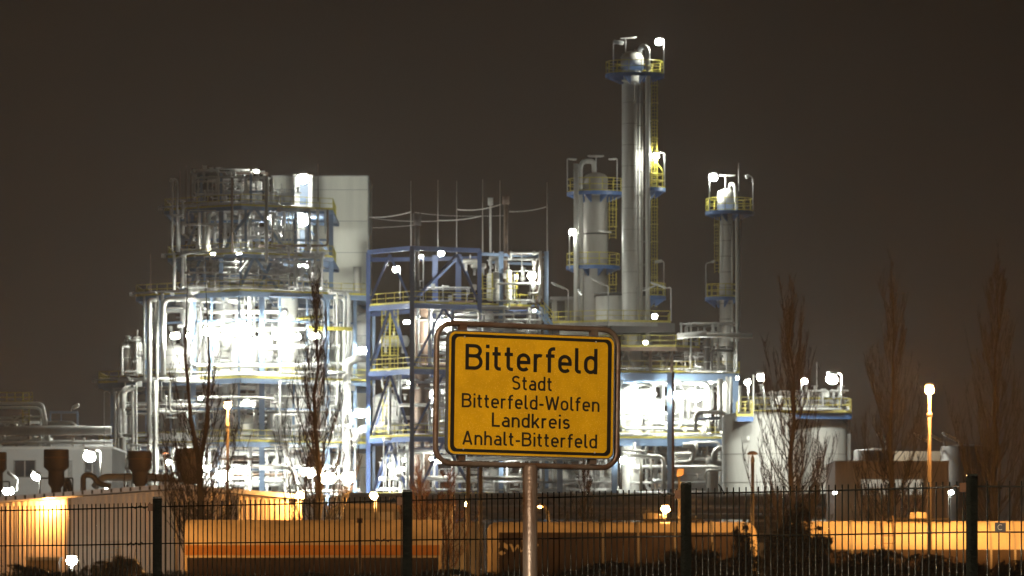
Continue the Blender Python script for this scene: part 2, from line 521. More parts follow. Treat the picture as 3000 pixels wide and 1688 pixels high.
def vessel(label, px, D, y0, y1, r, m='white', group='white process vessels inside the steel frames', cat='vessel', name='process_vessel', legs=True, nozzle=True, bands=2):
    x = XW(px, D); z0, z1 = ZW(y1, D), ZW(y0, D)
    t = thing(name, label, cat, (x, D, z0), group)
    H = z1 - z0; dm = min(r * 0.55, H * 0.3)
    zb = z0 + (0.6 if legs else 0)
    prof = [(0.02, zb)] + [(r * math.sin(k * PI / 10), zb + dm * (1 - math.cos(k * PI / 10))) for k in range(1, 6)]
    prof += [(r * math.cos(k * PI / 10), z1 - dm + dm * math.sin(k * PI / 10)) for k in range(0, 5)] + [(0.02, z1)]
    MB().lathe(x, D, prof, 28).build('shell', M[m], t)
    for k in range(bands):
        z = zb + dm + (z1 - dm - zb - dm) * (k + 0.5) / bands
        MB().lathe(x, D, [(r * 1.004, z - 0.05), (r * 1.03, z - 0.05), (r * 1.03, z + 0.05), (r * 1.004, z + 0.05)], 28).build('band', M['galv'], t)
    if legs:
        for k in range(4):
            a = PI / 4 + k * PI / 2
            p = Vector((x + r * 0.8 * math.cos(a), D + r * 0.8 * math.sin(a), z0))
            MB().bar(p, p + Vector((0, 0, 0.6 + dm)), 0.15).build('leg', M['galv'], t)
    if nozzle:
        MB().tube([(x, D, z1 - 0.05), (x, D, z1 + 0.5)], r * 0.18, 10).tube([(x, D, z1 + 0.5), (x, D, z1 + 0.6)], r * 0.28, 10).build('nozzle', M['clad'], t)
    return t


def drum(label, x0, x1, py, D, r, m='white', group='horizontal drums inside the plant'):
    a = P(x0, py, D); b2 = P(x1, py, D)
    t = thing('horizontal_drum', label, 'drum', (a.x, D, a.z - r - 0.6), group)
    L = b2.x - a.x
    ks = [(0, 0.05), (0.12, 0.55), (0.3, 0.85), (0.55, 1.0)]
    pts = [a + Vector((k * r, 0, 0)) for k, _ in ks] + [b2 - Vector((k * r, 0, 0)) for k, _ in ks[::-1]]
    MB().tube(pts, [r * q for _, q in ks] + [r * q for _, q in ks[::-1]], 20).build('shell', M[m], t)
    for k in (0.22, 0.78):
        MB().box(a.x + L * k - 0.12, a.x + L * k + 0.12, D - r * 0.8, D + r * 0.8, a.z - r - 0.6, a.z - r * 0.6).build('saddle', M['galv'], t)
    MB().tube([(a.x + L * 0.5, D, a.z + r * 0.9), (a.x + L * 0.5, D, a.z + r + 0.4)], r * 0.25, 10).build('nozzle', M['clad'], t)
    return t


# ================================================================== GROUND
struct(MB().box(-700, 700, -60, 1500, -0.5, 0.0).build('ground', M['ground']))
struct(MB().box(-60, 60, -14, 20, 0.004, 0.008).build('road', M['asphalt']))
struct(MB().slab([(-60, 218), (60, 218), (60, 229), (-60, 229)], 0.004, 0.25).build('track_bed', M['gravel']))
for k, yy in enumerate((222.7, 224.1)):
    struct(MB().box(-58, 58, yy - 0.035, yy + 0.035, 0.25, 0.42).build('rail', M['under']))

# ================================================================== TOWN SIGN
YAW, ROLL = R(28), R(0.85)
SD = 34.0
s0 = S(SD)
PWID, PHEI = 1.118, 0.727
org = P(1553, 0, SD); org = Vector((org.x, SD, 0))
sign = thing('town_sign', 'yellow town name sign with black lettering in a rusty tube frame on a round post', 'road sign', org)
U = Vector((math.cos(YAW), math.sin(YAW), 0)); Nn = Vector((math.sin(YAW), -math.cos(YAW), 0)); V = Vector((0, 0, 1))
U2 = U * math.cos(ROLL) - V * math.sin(ROLL); V2 = V * math.cos(ROLL) + U * math.sin(ROLL)
pc = P(1557, 1158, SD) + Vector((0, 0, 0))
def sp_(u, v, n=0.0): return pc + U2 * u + V2 * v + Nn * n          # u right, v up from the panel centre, n towards viewer


def rrect(w, h, r, k=8):
    out = []
    for cx, cyy, a0 in ((w / 2 - r, h / 2 - r, 0), (-w / 2 + r, h / 2 - r, 90), (-w / 2 + r, -h / 2 + r, 180), (w / 2 - r, -h / 2 + r, 270)):
        for i in range(k + 1):
            a = R(a0 + 90 * i / k); out.append((cx + r * math.cos(a), cyy + r * math.sin(a)))
    return out


def plate(poly, n0, n1, name, m, parent=sign):
    k = len(poly)
    vs = [sp_(u, v, n0) for u, v in poly] + [sp_(u, v, n1) for u, v in poly]
    fs = [tuple(range(k))[::-1], tuple(range(k, 2 * k))] + [(i, (i + 1) % k, (i + 1) % k + k, i + k) for i in range(k)]
    return MB().add(vs, fs).build(name, m, parent)


def ring(po, pi_, n0, n1, name, m, parent=sign):
    k = len(po)
    vs = [sp_(u, v, n1) for u, v in po] + [sp_(u, v, n1) for u, v in pi_] + [sp_(u, v, n0) for u, v in po] + [sp_(u, v, n0) for u, v in pi_]
    fs = []
    for i in range(k):
        j = (i + 1) % k
        fs += [(i, j, k + j, k + i), (2 * k + i, 2 * k + j, j, i), (k + i, k + j, 3 * k + j, 3 * k + i)]
    return MB().add(vs, fs).build(name, m, parent)


panel = plate(rrect(PWID, PHEI, 0.045), -0.006, 0.0, 'panel', M['sign'])
ring(rrect(PWID + 0.012, PHEI + 0.012, 0.05), rrect(PWID + 0.0, PHEI + 0.0, 0.045), -0.03, 0.002, 'edge_profile', M['rim'], panel)
ring(rrect(PWID - 0.030, PHEI - 0.026, 0.036), rrect(PWID - 0.082, PHEI - 0.062, 0.028), 0.0002, 0.0012, 'border_line', M['black'], panel)


# --- lettering: single-width road sign letters drawn as ribbons
def arc(cx, cyy, rx, ry, a0, a1, n=9):
    return [(cx + rx * math.cos(R(a0 + (a1 - a0) * i / n)), cyy + ry * math.sin(R(a0 + (a1 - a0) * i / n))) for i in range(n + 1)]


OVAL = arc(.265, .45, .195, .20, 0, 180) + arc(.265, .27, .195, .20, 180, 360) + [(.46, .45)]
G = {
 'B': (.66, [[(.07, 0), (.07, 1)], [(.07, .93)] + arc(.36, .735, .205, .195, 90, -90) + [(.07, .54)], [(.07, .54)] + arc(.36, .305, .235, .235, 90, -90) + [(.07, .07)]]),
 'i': (.14, [[(.07, 0), (.07, .71)], [(.07, .86), (.07, 1.0)]]),
 't': (.35, [[(.14, .92)] + arc(.27, .20, .13, .13, 180, 270) + [(.33, .07)], [(0, .65), (.32, .65)]]),
 'e': (.53, [[(.07, .36), (.46, .36), (.46, .45)] + arc(.265, .45, .195, .20, 0, 180) + arc(.265, .27, .195, .20, 180, 320)]),
 'r': (.36, [[(.07, 0), (.07, .71)], [(.07, .48)] + arc(.24, .47, .17, .18, 180, 60)]),
 'f': (.36, [[(.14, 0)] + arc(.29, .79, .15, .14, 180, 90) + [(.36, .93)], [(0, .65), (.34, .65)]]),
 'l': (.24, [[(.07, 1)] + arc(.18, .18, .11, .11, 180, 270) + [(.24, .07)]]),
 'd': (.53, [OVAL, [(.46, 0), (.46, 1)]]),
 'S': (.60, [arc(.30, .735, .215, .195, 25, 90) + arc(.30, .735, .225, .195, 90, 250) + arc(.30, .30, .235, .23, 75, -90) + arc(.30, .30, .235, .23, -90, -150)]),
 's': (.48, [arc(.24, .50, .155, .15, 20, 90) + arc(.24, .50, .16, .15, 90, 250) + arc(.24, .225, .17, .155, 75, -90) + arc(.24, .225, .17, .155, -90, -155)]),
 'a': (.52, [[(.45, 0)] + arc(.27, .47, .18, .18, 0, 135), [(.45, .40)] + arc(.23, .235, .16, .165, 90, 270) + arc(.28, .235, .17, .165, 270, 330)]),
 'W': (.92, [[(.05, 1), (.245, .02)], [(.245, .02), (.46, .92)], [(.46, .92), (.675, .02)], [(.675, .02), (.87, 1)]]),
 'o': (.53, [OVAL]),
 'n': (.53, [[(.07, 0), (.07, .71)], [(.07, .45)] + arc(.265, .45, .195, .20, 180, 0) + [(.46, 0)]]),
 'h': (.53, [[(.07, 0), (.07, 1)], [(.07, .45)] + arc(.265, .45, .195, .20, 180, 0) + [(.46, 0)]]),
 'L': (.52, [[(.07, 1), (.07, .07), (.52, .07)]]),
 'k': (.52, [[(.07, 0), (.07, 1)], [(.09, .24), (.45, .71)], [(.21, .42), (.47, 0)]]),
 'A': (.68, [[(.06, 0), (.335, .98)], [(.335, .98), (.61, 0)], [(.14, .25), (.53, .25)]]),
 '-': (.30, [[(0, .36), (.30, .36)]]),
}


def ribbon(mb, pts, w, f):
    q = [Vector((p[0], p[1])) for p in pts]; o = [q[0]]
    for p in q[1:]:
        if (p - o[-1]).length > 1e-4: o.append(p)
    q = o; n = len(q); L = []; Rr = []
    for i in range(n):
        d0 = (q[i] - q[i - 1]).normalized() if i else (q[1] - q[0]).normalized()
        d1 = (q[i + 1] - q[i]).normalized() if i < n - 1 else d0
        d = (d0 + d1).normalized(); nn = Vector((-d.y, d.x)); k = 1 / max(0.5, nn.dot(Vector((-d0.y, d0.x))))
        L.append(q[i] + nn * w / 2 * k); Rr.append(q[i] - nn * w / 2 * k)
    vs = [f(p.x, p.y) for p in L] + [f(p.x, p.y) for p in Rr]
    mb.add(vs, [(i, i + n, i + n + 1, i + 1) for i in range(n - 1)])


def text_line(txt, u0, u1, base, cap):
    """u0,u1 in 0..1 of panel width, base from the panel top in m"""
    gap = .115
    W0 = sum(G[c][0] for c in txt) + gap * (len(txt) - 1)
    x0 = -PWID / 2 + u0 * PWID; sxx = (u1 - u0) * PWID / W0
    mb = MB(); x = 0; lv = 0
    for c in txt:
        w, st = G[c]
        for s2 in st:
            lv = (lv + 1) % 6
            ribbon(mb, s2, .135, lambda a, b2, x=x, lv=lv: sp_(x0 + (x + a) * sxx, PHEI / 2 - base + b2 * cap, 0.0008 + lv * 0.0002))
        x += w + gap
    o = mb.build('lettering', M['black'], panel)
    o['label'] = 'black line of lettering reading ' + txt
    return o


KV = 2195 / 4.519 / s0
text_line('Bitterfeld', .098, .900, .223 * KV + .004, .155 * KV)
text_line('Stadt', .380, .624, .335 * KV + .004, .0865 * KV)
text_line('Bitterfeld-Wolfen', .080, .916, .450 * KV + .004, .086 * KV)
text_line('Landkreis', .262, .736, .561 * KV + .004, .0865 * KV)
text_line('Anhalt-Bitterfeld', .087, .904, .675 * KV + .002, .085 * KV)
for (u, v) in ((-.455, PHEI / 2 - .030), (.435, PHEI / 2 - .030), (-.455, -PHEI / 2 + .030), (.435, -PHEI / 2 + .030)):
    bt = MB().ball((0, 0, 0), .006, .006, .006, 8, 4); bt.v = [sp_(u + q.x, v + q.z, .001 - q.y) for q in bt.v]
    bt.build('bolt', M['bolt'], panel)
    sg = 1 if v > 0 else -1
    q = MB(); vs = []
    for nn in (-0.05, -0.012):
        for du, dv in ((-.022, 0), (.022, 0), (.022, sg * .035), (-.022, sg * .035)): vs.append(sp_(u + du, (PHEI / 2 + .004) * sg + dv, nn))
    q.add(vs, [(0, 1, 2, 3), (7, 6, 5, 4), (0, 4, 5, 1), (1, 5, 6, 2), (2, 6, 7, 3), (3, 7, 4, 0)]).build('clamp', M['tube'], sign)
fw, fh = PWID + .112, PHEI + .105
pts = [sp_(u + 0.004 - .012, v - .004, -.035) for u, v in rrect(fw, fh, .10, 10)]
k0 = 16
pts = pts + [pts[0], pts[1]]
MB().tube(pts, .0168, 14, cap=False).build('tube_frame', M['tube'], sign)
pb = P(1553, 1345, SD)
cpt = sp_(0, -fh / 2, -.035)
topz = sp_(0.0, -fh / 2 - .004 + .0, -.035).z
px_ = XW(1553, SD)
tt = ((px_ - pc.x) / U2.x)
jp = sp_(tt, -fh / 2 - .004, -.035)
MB().lathe(px_, jp.y, [(.0435, 0), (.0435, jp.z - .01), (.030, jp.z + 0.004)], 24).build('post', M['post'], sign)

# ================================================================== FENCE
fence = thing('wire_mesh_fence', 'dark green bar fence crossing the foreground behind the town sign', 'fence', (0, F / 476, 0))
def fs_(px): return 412 + 0.0426 * px
def fpt(px): D = F / fs_(px); return Vector((XW(px, D), D, 0))
TOPR = 0.58 + CZ
dirv = (fpt(2860) - fpt(0)).normalized()
start = fpt(472) - dirv * 2.55
posts = [fpt(p) for p in (472, 1205, 2022, 2860)]
segs = [(start, posts[0]), (posts[0], posts[1]), (posts[1], posts[2]), (posts[2], posts[3])]
turn = Vector((1, -0.12, 0)).normalized()
segs.append((posts[3], posts[3] + turn * 1.9))
# second post pair near the corner as in the photo
for a, b2 in segs:
    d = (b2 - a).normalized(); L = (b2 - a).length; nrm = Vector((d.y, -d.x, 0))
    mb = MB(); sp2 = 0.0615; k = int(L / sp2)
    z1 = TOPR + 0.03
    for i in range(1, k + 1):
        p = a + d * (i * sp2)
        if (b2 - p).length < 0.05: continue
        j = 0.0015 * math.sin(i * 3.7)
        mb.tube([p + Vector((0, 0, 0.05)), p + Vector((j, 0, z1))], 0.0044, 6)
    zz = TOPR
    while zz > 0.1:
        for s2 in (-1, 1):
            mb.tube([a + nrm * 0.0075 * s2 + Vector((0, 0, zz)), (a + b2) / 2 + nrm * 0.0075 * s2 + Vector((0, 0, zz - 0.004)), b2 + nrm * 0.0075 * s2 + Vector((0, 0, zz))], 0.0048, 6)
        zz -= 0.25
    mb.build('mesh_panel', M['fence'], fence)
def tie(px0, px1, zz, nm):
    a = fpt(px0); b2 = fpt(px1); pts = []
    for k in range(15):
        q = a.lerp(b2, k / 14); pts.append(Vector((q.x, q.y - .012 + .006 * math.sin(k * 1.9), zz + .010 * math.sin(k * 1.3 + px0))))
    MB().tube(pts, .0035, 5).build('wire_tie', M['clip'] if nm else M['fence'], fence)
for a_, b_, z_, n_ in ((385, 462, TOPR, 0), (1090, 1150, TOPR - .25, 1), (1150, 1192, TOPR + .004, 0), (1930, 2005, TOPR - .004, 0), (375, 420, TOPR - .25, 0), (2780, 2845, TOPR, 1)): tie(a_, b_, z_, n_)
q = fpt(2122)
MB().tube([q + Vector((0, -.008, TOPR - .01)), q + Vector((-.02, -.015, TOPR + .03)), q + Vector((-.035, -.02, TOPR + .05))], .0045, 6).build('bent_wire_end', M['fence'], fence)
for i, p in enumerate(posts):
    h = TOPR + 0.055
    w = 0.032
    d = dirv; nrm = Vector((d.y, -d.x, 0))
    mb = MB().bar(p + nrm * 0.03, p + nrm * 0.03 + Vector((0, 0, h)), 0.05, 0.04, up=(d.x, d.y, 0))
    o = mb.build('fence_post', M['fence'], fence)
    MB().box(p.x + nrm.x * .03 - .029, p.x + nrm.x * .03 + .029, p.y + nrm.y * .03 - .029, p.y + nrm.y * .03 + .029, h + 0.001, h + 0.012).build('cap', M['fence'], o)
    c0 = p + nrm * 0.055 - d * 0.045
    MB().box(c0.x - .02, c0.x + .02, c0.y - .006, c0.y + .006, TOPR - 0.03, TOPR + 0.02).build('clip', M['clip'], o)
q = posts[3] + turn * ((2929 - 2860) / 540 / turn.x) + Vector((0, -0.03, 0))
q.z = ZW(1545, q.y)
pq = MB().box(q.x - .030, q.x + .030, q.y - .012, q.y, q.z - .026, q.z + .026).build('plaque', M['plaque'], None, org=(q.x, q.y, q.z))
tag(pq, 'small square grey plaque fixed to the fence right of the corner post', 'plaque')
pq2 = MB().tube([(q.x + .014 * math.cos(R(a)), q.y - .0125, q.z + .014 * math.sin(R(a))) for a in range(50, 320, 20)], 0.002, 5).build('mark', M['mark'], pq)


# ================================================================== STREET LAMPS near the railway
def street_lamp(label, px, py, D, L=400, col=SOD, lensr=0.20, polem='vent', r0=0.11, r1=0.06, lit=True, style='globe'):
    x = XW(px, D); z = ZW(py, D)
    t = thing('street_lamp', label, 'street lamp', (x, D, 0), 'street lamps along the railway')
    if style == 'globe':
        MB().tube([(x, D, 0), (x, D, z * 0.45), (x, D, z - 0.16)], [r0, (r0 + r1) / 2, r1], 12).build('pole', M[polem], t)
        MB().lathe(x, D, [(r1 * 1.6, z - 1.05), (r1 * 1.9, z - 1.0), (r1 * 1.9, z - 0.92), (r1 * 1.2, z - 0.85)], 12).build('collar', M['galv'], t)
        MB().lathe(x, D, [(0.02, z - 0.14), (lensr * .7, z - 0.11), (lensr, z), (lensr * .7, z + 0.11), (0.03, z + 0.14)], 14).build('lens', lensmat(col, L) if lit else M['white'], t)
        MB().lathe(x, D, [(lensr * 1.2, z + 0.16), (lensr * 0.9, z + 0.24), (0.02, z + 0.28)], 14).build('cap', M['grey'], t)
    elif style == 'mushroom':
        R2 = 0.22 if px > 1000 else 0.13; kk = R2 / 0.56
        MB().tube([(x, D, 0), (x, D, z - 0.45)], [r0, r1 * 1.2], 12).build('pole', M[polem], t)
        MB().lathe(x, D, [(r1 * 1.2, z - 0.46), (r1 * 1.5, z - 0.40), (r1 * 1.3, z - 0.28), (r1 * 0.4, z - 0.38 * kk)], 12).build('lantern_neck', M['dark'], t)
        MB().lathe(x, D, [(R2, z - 0.36 * kk), (R2 * 0.95, z - 0.22 * kk), (R2 * 0.72, z - 0.08 * kk), (R2 * 0.35, z), (0.02, z + 0.02 * kk)], 24).build('hood', M['vent'], t)
        MB().lathe(x, D, [(0.02, z - 0.38 * kk), (R2 * 0.9, z - 0.38 * kk)], 16).build('lens', lensmat(col, L) if lit else M['conc'], t)
    return t


street_lamp('tall orange street lamp standing right of the tan box building', 2723, 1143, 218.5, 8000, lensr=0.15)
street_lamp('orange street lamp glowing in front of the left steel plant', 667, 1188, 262, 2300, lensr=0.15)
street_lamp('mushroom headed lamp post, unlit, in front of the white storage tanks', 2205, 1322, 226, lit=False, style='mushroom', r0=0.09, r1=0.055, polem='dark')
street_lamp('small mushroom lamp post glowing red-brown above the warehouse ridge', 485, 1322, 236, 14, col=(1.0, .35, .12), style='mushroom', r0=0.05, r1=0.035, polem='dark').scale = (1, 1, 1)
# box-headed lamp
t = thing('street_lamp', 'box headed lamp post, unlit, left of the second fence post from the right', 'street lamp', (XW(1990, 228), 228, 0), 'street lamps along the railway')
MB().tube([(XW(1990, 228), 228, 0), (XW(1990, 228), 228, ZW(1397, 228))], [.10, .05], 10).build('pole', M['dark'], t)
xx = XW(1991, 228); z = ZW(1385, 228)
MB().prism([(xx - .12, z - .16), (xx + .14, z - .10), (xx + .17, z + .16), (xx - .10, z + .14)], 227.8, 228.2).build('lantern', M['brown'], t)

# low orange lamps between wagons and the plant
floodlight('orange lamp on the shed roof behind the wagons, left of the leftmost small tree', 1095, 1453, 240, 0.30, 2600, SOD, pole=(1100, 1560), h=0.22, group='orange yard lamps', name='yard_lamp', pm='grey')
floodlight('orange lamp at the right end of the long warehouse wall', 880, 1450, 298.9, 0.36, 2600, SOD, h=0.26, group='orange yard lamps', name='yard_lamp', pm='grey')
floodlight('orange lamp just above the middle tank wagon beside the fence post', 1950, 1492, 225.5, 0.30, 4500, SOD, pole=(1946, 1560), h=0.24, group='orange yard lamps', name='yard_lamp', pm='grey')
floodlight('orange lamp on the recessed warehouse wall at far left', 145, 1480, 302.3, 0.34, 1500, SOD, h=0.3, group='orange yard lamps', name='wall_lamp')
floodlight('orange lamp seen through the small tree with red twigs', 1370, 1478, 262, 0.26, 700, SOD, pole=(1372, 1600), h=0.2, group='orange yard lamps', name='yard_lamp', pm='grey')
floodlight('white ground floodlight at the foot of the left warehouse wall', 210, 1643, 292, 0.55, 200, WHITE, h=0.5, group='white floodlights in the yard', pole=(210, 1715))
floodlight('white lamp on a short pole right of the tan box building', 2786, 1443, 290, 0.26, 110, WHITE, pole=(2781, 1620), group='white floodlights in the yard', h=.2)
floodlight('tiny white lamp at the left corner of the tan box building', 2446, 1443, 298, 0.22, 30, WHITE, group='white floodlights in the yard', h=.16)

# ================================================================== WAGONS
def tank_wagon(label, x0, x1, top, D=223.4, r=1.42, ends=0.5, dome=False, stripe=False, marks=False, ladder=None, walk=None, bands=()):
    zt = ZW(top, D - 0.2); zc = zt - r
    X0, X1 = XW(x0, D), XW(x1, D)
    t = thing('tank_wagon', label, 'railway wagon', ((X0 + X1) / 2, D, 0.42), 'tank wagons standing on the track behind the fence')
    ks = [(0, 0.75), (0.10, 0.90), (0.28, 0.98), (0.5, 1.0)] if ends > .3 else [(0, .97), (.05, 1)]
    pts = [(X0 + k * ends * 2, D, zc) for k, _ in ks] + [(X1 - k * ends * 2, D, zc) for k, _ in ks[::-1]]
    MB().tube(pts, [r * q for _, q in ks] + [r * q for _, q in ks[::-1]], 48).build('tank', M['wagon'], t)
    f = MB().box(X0 - .3, X1 + .3, D - 1.25, D - 1.05, 1.0, 1.28).box(X0 - .3, X1 + .3, D + 1.05, D + 1.25, 1.0, 1.28)
    f.build('underframe', M['under'], t)
    # dark lower shell: own paint on the marked wagon, painted-in shade on others
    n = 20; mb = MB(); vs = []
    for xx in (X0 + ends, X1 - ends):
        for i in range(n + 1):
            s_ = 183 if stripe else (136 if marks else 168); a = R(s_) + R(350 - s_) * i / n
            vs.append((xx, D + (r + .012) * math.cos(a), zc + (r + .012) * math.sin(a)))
    mb.add(vs, [(i, i + 1, i + n + 2, i + n + 1) for i in range(n)], True).build('dark_paint_and_shade_shell', M['wagdark'], t)
    if stripe:
        vs = []
        for xx in (X0 + ends * .4, X1 - ends * .4):
            for i in range(5):
                a = R(163 + 16 * i / 4)
                vs.append((xx, D + (r + .014) * math.cos(a), zc + (r + .014) * math.sin(a)))
        MB().add(vs, [(i, i + 1, i + 6, i + 5) for i in range(4)], True).build('stripe', M['orange'], t)
    for bx in bands:
        xx = XW(bx, D)
        MB().tube([(xx - .04, D, zc), (xx + .04, D, zc)], r + .03, 48, cap=False).build('band', M['grey'], t)
    if walk:
        a, b2 = XW(walk[0], D), XW(walk[1], D)
        mb = MB().box(a, b2, D - .45, D + .45, zt + .06, zt + .11)
        k = int((b2 - a) / 1.0)
        for i in range(k + 1): mb.bar((a + (b2 - a) * i / k, D - .4, zt - .12), (a + (b2 - a) * i / k, D - .4, zt + .06), .05)
        mb.build('walkway', M['under'], t)
        xc = (a + b2) / 2
        MB().lathe(xc, D, [(.34, zt - .1), (.34, zt + .28), (.3, zt + .34), (.02, zt + .36)], 16).build('hatch', M['wagon'], t)
    if ladder:
        xx = XW(ladder, D); mb = MB()
        zz = zt + .25
        for s2 in (-.22, .22):
            mb.tube(elbow([(xx + s2, D - .35, zt + .2), (xx + s2, D - 1.1, zt + .2 if 0 else zt - .1), (xx + s2, D - r - .1, zt - 1.1), (xx + s2, D - r - .1, 1.1)], .3), .03, 6)
        for i in range(9):
            z = 1.2 + i * .3
            yy = D - r - .1 if z < zt - 1.1 else D - r - .1 + (z - zt + 1.1) * .35
            mb.bar((xx - .22, yy, z), (xx + .22, yy, z), .03)
        mb.build('ladder', M['brown'], t)
    for bx in (0.16, 0.84):
        xc = X0 + (X1 - X0) * bx
        for dx in (-.9, .9):
            w = MB().tube([(xc + dx, D - .80, .88), (xc + dx, D - .68, .88)], .45, 20).tube([(xc + dx, D + .68, .88), (xc + dx, D + .80, .88)], .45, 20).tube([(xc + dx, D - .7, .88), (xc + dx, D + .7, .88)], .08, 8)
            w.build('wheelset', M['under'], t)
        MB().box(xc - 1.3, xc + 1.3, D - 1.0, D - .88, .75, 1.0).build('bogie', M['under'], t)
    if marks:
        yq = D - r - .035
        def mk(pts2, w):
            mb = MB()
            for i in range(len(pts2) - 1):
                a = P(*pts2[i], yq); b2 = P(*pts2[i + 1], yq); mb.bar(a, b2, .02, w, up=(0, 0, 1) if abs(a.z - b2.z) < abs(a.x - b2.x) else (1, 0, 0))
            return mb
        q = MB()
        c0 = P(1470, 1607, yq)
        for k in range(3):
            a = R(90 + 120 * k)
            tip = c0 + Vector((math.cos(a) * .18, 0, math.sin(a) * .18)); l = c0 + Vector((math.cos(a + 1.05) * .05, 0, math.sin(a + 1.05) * .05)); r2 = c0 + Vector((math.cos(a - 1.05) * .05, 0, math.sin(a - 1.05) * .05))
            a2 = a + PI / 3
            p1 = c0 + Vector((math.cos(a2 - .75) * .25, 0, math.sin(a2 - .75) * .25)); p2 = c0 + Vector((math.cos(a2 + .75) * .25, 0, math.sin(a2 + .75) * .25)); p3 = c0 + Vector((math.cos(a2) * .09, 0, math.sin(a2) * .09))
            p4 = c0 + Vector((math.cos(a2) * .27, 0, math.sin(a2) * .27))
            for off in (0,):
                q.add([p1, p4, p2, p3], [(0, 1, 2, 3)])
        q.build('emblem', M['mark'], t)
        mb = MB()
        for pl in ([(1492, 1594), (1500, 1594), (1508, 1616), (1503, 1618)], [(1508, 1616), (1503, 1618), (1514, 1596), (1520, 1596)], [(1514, 1596), (1520, 1596), (1529, 1617), (1524, 1618)], [(1524, 1618), (1529, 1617), (1536, 1594), (1545, 1594)],
                   [(1552, 1594), (1560, 1594), (1560, 1617), (1552, 1617)], [(1562, 1594), (1578, 1594), (1578, 1600), (1562, 1600)]):
            mb.add([P(a, b3, yq - .005 * i) for i, (a, b3) in enumerate([(p[0], p[1]) for p in pl])], [(0, 1, 2, 3)])
        mb.build('lettering', M['mark'], t)
    return t


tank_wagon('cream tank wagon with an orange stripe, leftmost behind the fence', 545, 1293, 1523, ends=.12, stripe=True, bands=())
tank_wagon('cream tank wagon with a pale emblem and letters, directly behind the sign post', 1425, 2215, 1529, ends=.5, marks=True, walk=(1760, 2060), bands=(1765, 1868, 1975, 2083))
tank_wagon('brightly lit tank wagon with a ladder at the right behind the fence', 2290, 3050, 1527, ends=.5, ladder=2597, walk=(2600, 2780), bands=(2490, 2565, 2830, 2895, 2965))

# ================================================================== WAREHOUSE left
def corrugated(x0, x1, D, ytop0, ytop1, ybot=1760, pitch=0.30, dep=0.035, name='wall', m='wall', parent=None):
    """front wall strip with real ribs between two pixel columns"""
    a, b2 = XW(x0, D), XW(x1, D); z0, z1 = ZW(ytop0, D), ZW(ytop1, D); zb = 0
    n = int((b2 - a) / pitch); vs = []; fs = []
    prof = []
    for i in range(n + 1):
        xx = a + (b2 - a) * i / n
        prof += [(xx, 0), (xx + pitch * .3, 0), (xx + pitch * .4, -dep), (xx + pitch * .8, -dep), (xx + pitch * .9, 0)]
    prof = [(min(x_, b2), d) for x_, d in prof]
    for (x_, d) in prof:
        tt_ = (x_ - a) / (b2 - a); zt = z0 + (z1 - z0) * tt_
        vs += [(x_, D + d, zb), (x_, D + d, zt)]
    for i in range(len(prof) - 1): fs.append((2 * i, 2 * i + 2, 2 * i + 3, 2 * i + 1))
    return MB().add(vs, fs).build(name, M[m], parent)


wh = thing('warehouse', 'long low tan corrugated warehouse with shallow gable at left', 'building', (XW(350, 302), 302, 0))
corrugated(-330, 196, 303, 1497, 1461.5, parent=wh)
corrugated(196, 520, 300, 1458.5, 1435, parent=wh)
corrugated(520, 884, 300, 1435, 1466, parent=wh)
MB().box(XW(196, 300), XW(196, 300) + .06, 300.02, 303, 0, ZW(1461, 300)).build('wall_return', M['wall'], wh)
mb = MB().box(XW(884, 300) - .06, XW(884, 300), 300.02, 345, 0, ZW(1467.5, 300)); mb.build('side_wall', M['wall'], wh)
rp = [(XW(-330, 300), ZW(1493, 300)), (XW(520, 300), ZW(1431, 300)), (XW(892, 300), ZW(1463, 300))]
MB().prism([rp[0], rp[1], rp[2], (rp[2][0], rp[2][1] + .22), (rp[1][0], rp[1][1] + .25), (rp[0][0], rp[0][1] + .22)][::-1], 299.55, 345).build('roof', M['flash'], wh)
for k in range(18):
    xx = XW(20 + k * 28, 300); tt_ = (20 + k * 28 + 330) / 850
    if tt_ > 1: break
    zz = rp[0][1] + (rp[1][1] - rp[0][1]) * tt_
    MB().box(xx - .05, xx + .05, 299.45, 299.54, zz + .02, zz + .22).build('verge_clip', M['dark'], wh)


for px, lab in ((205, 1459), (512, 1437), (700, 1450)):
    MB().tube([P(px, lab + 3, 299.9), P(px, 1770, 299.9)], .06, 8).build('downpipe', M['grey'], wh)
o = MB().box(XW(300, 300), XW(352, 300), 299.88, 299.94, 0, ZW(1585, 300)).build('door', M['wall2'], wh)
mb = MB()
for k in range(5): mb.box(XW(301, 300), XW(351, 300), 299.84, 299.875, ZW(1590 + k * 14, 300) - .02, ZW(1590 + k * 14, 300) + .02)
mb.build('slat', M['grey'], o)


def mushroom_vent(label, px, ytop, ybase, D, wcap, wneck, hcap):
    x = XW(px, D); s = S(D)
    zt, zb = ZW(ytop, D), ZW(ybase, D)
    t = thing('roof_vent', label, 'roof vent', (x, D, zb), 'mushroom roof vents on the warehouse')
    rc, rn = wcap / 2 / s, wneck / 2 / s; hc = hcap / s
    MB().lathe(x, D, [(0.02, zt + .03), (rc * .97, zt), (rc, zt - .05), (rc, zt - hc), (rn * 1.02, zt - hc * 1.22)], 28).build('cowl', M['vent'], t)
    MB().lathe(x, D, [(rn, zt - hc * 1.1), (rn, zb + (zt - hc - zb) * .42), (rn * .62, zb + (zt - hc - zb) * .25), (rn * .62, zb), ], 24).build('duct', M['vent'], t)
    MB().lathe(x, D, [(rc * 1.03, zt - hc * .5), (rc * 1.03, zt - hc * .42)], 28).build('seam_band', M['brown'], t)
    f = MB()
    for dx in (-rc * 1.3, rc * 1.3):
        f.bar((x + dx, D, zb - .3), (x + dx, D, zb + .95), .08)
    f.bar((x - rc * 1.3, D, zb + .95), (x + rc * 1.3, D, zb + .95), .08)
    f.build('support_frame', M['dark'], t)


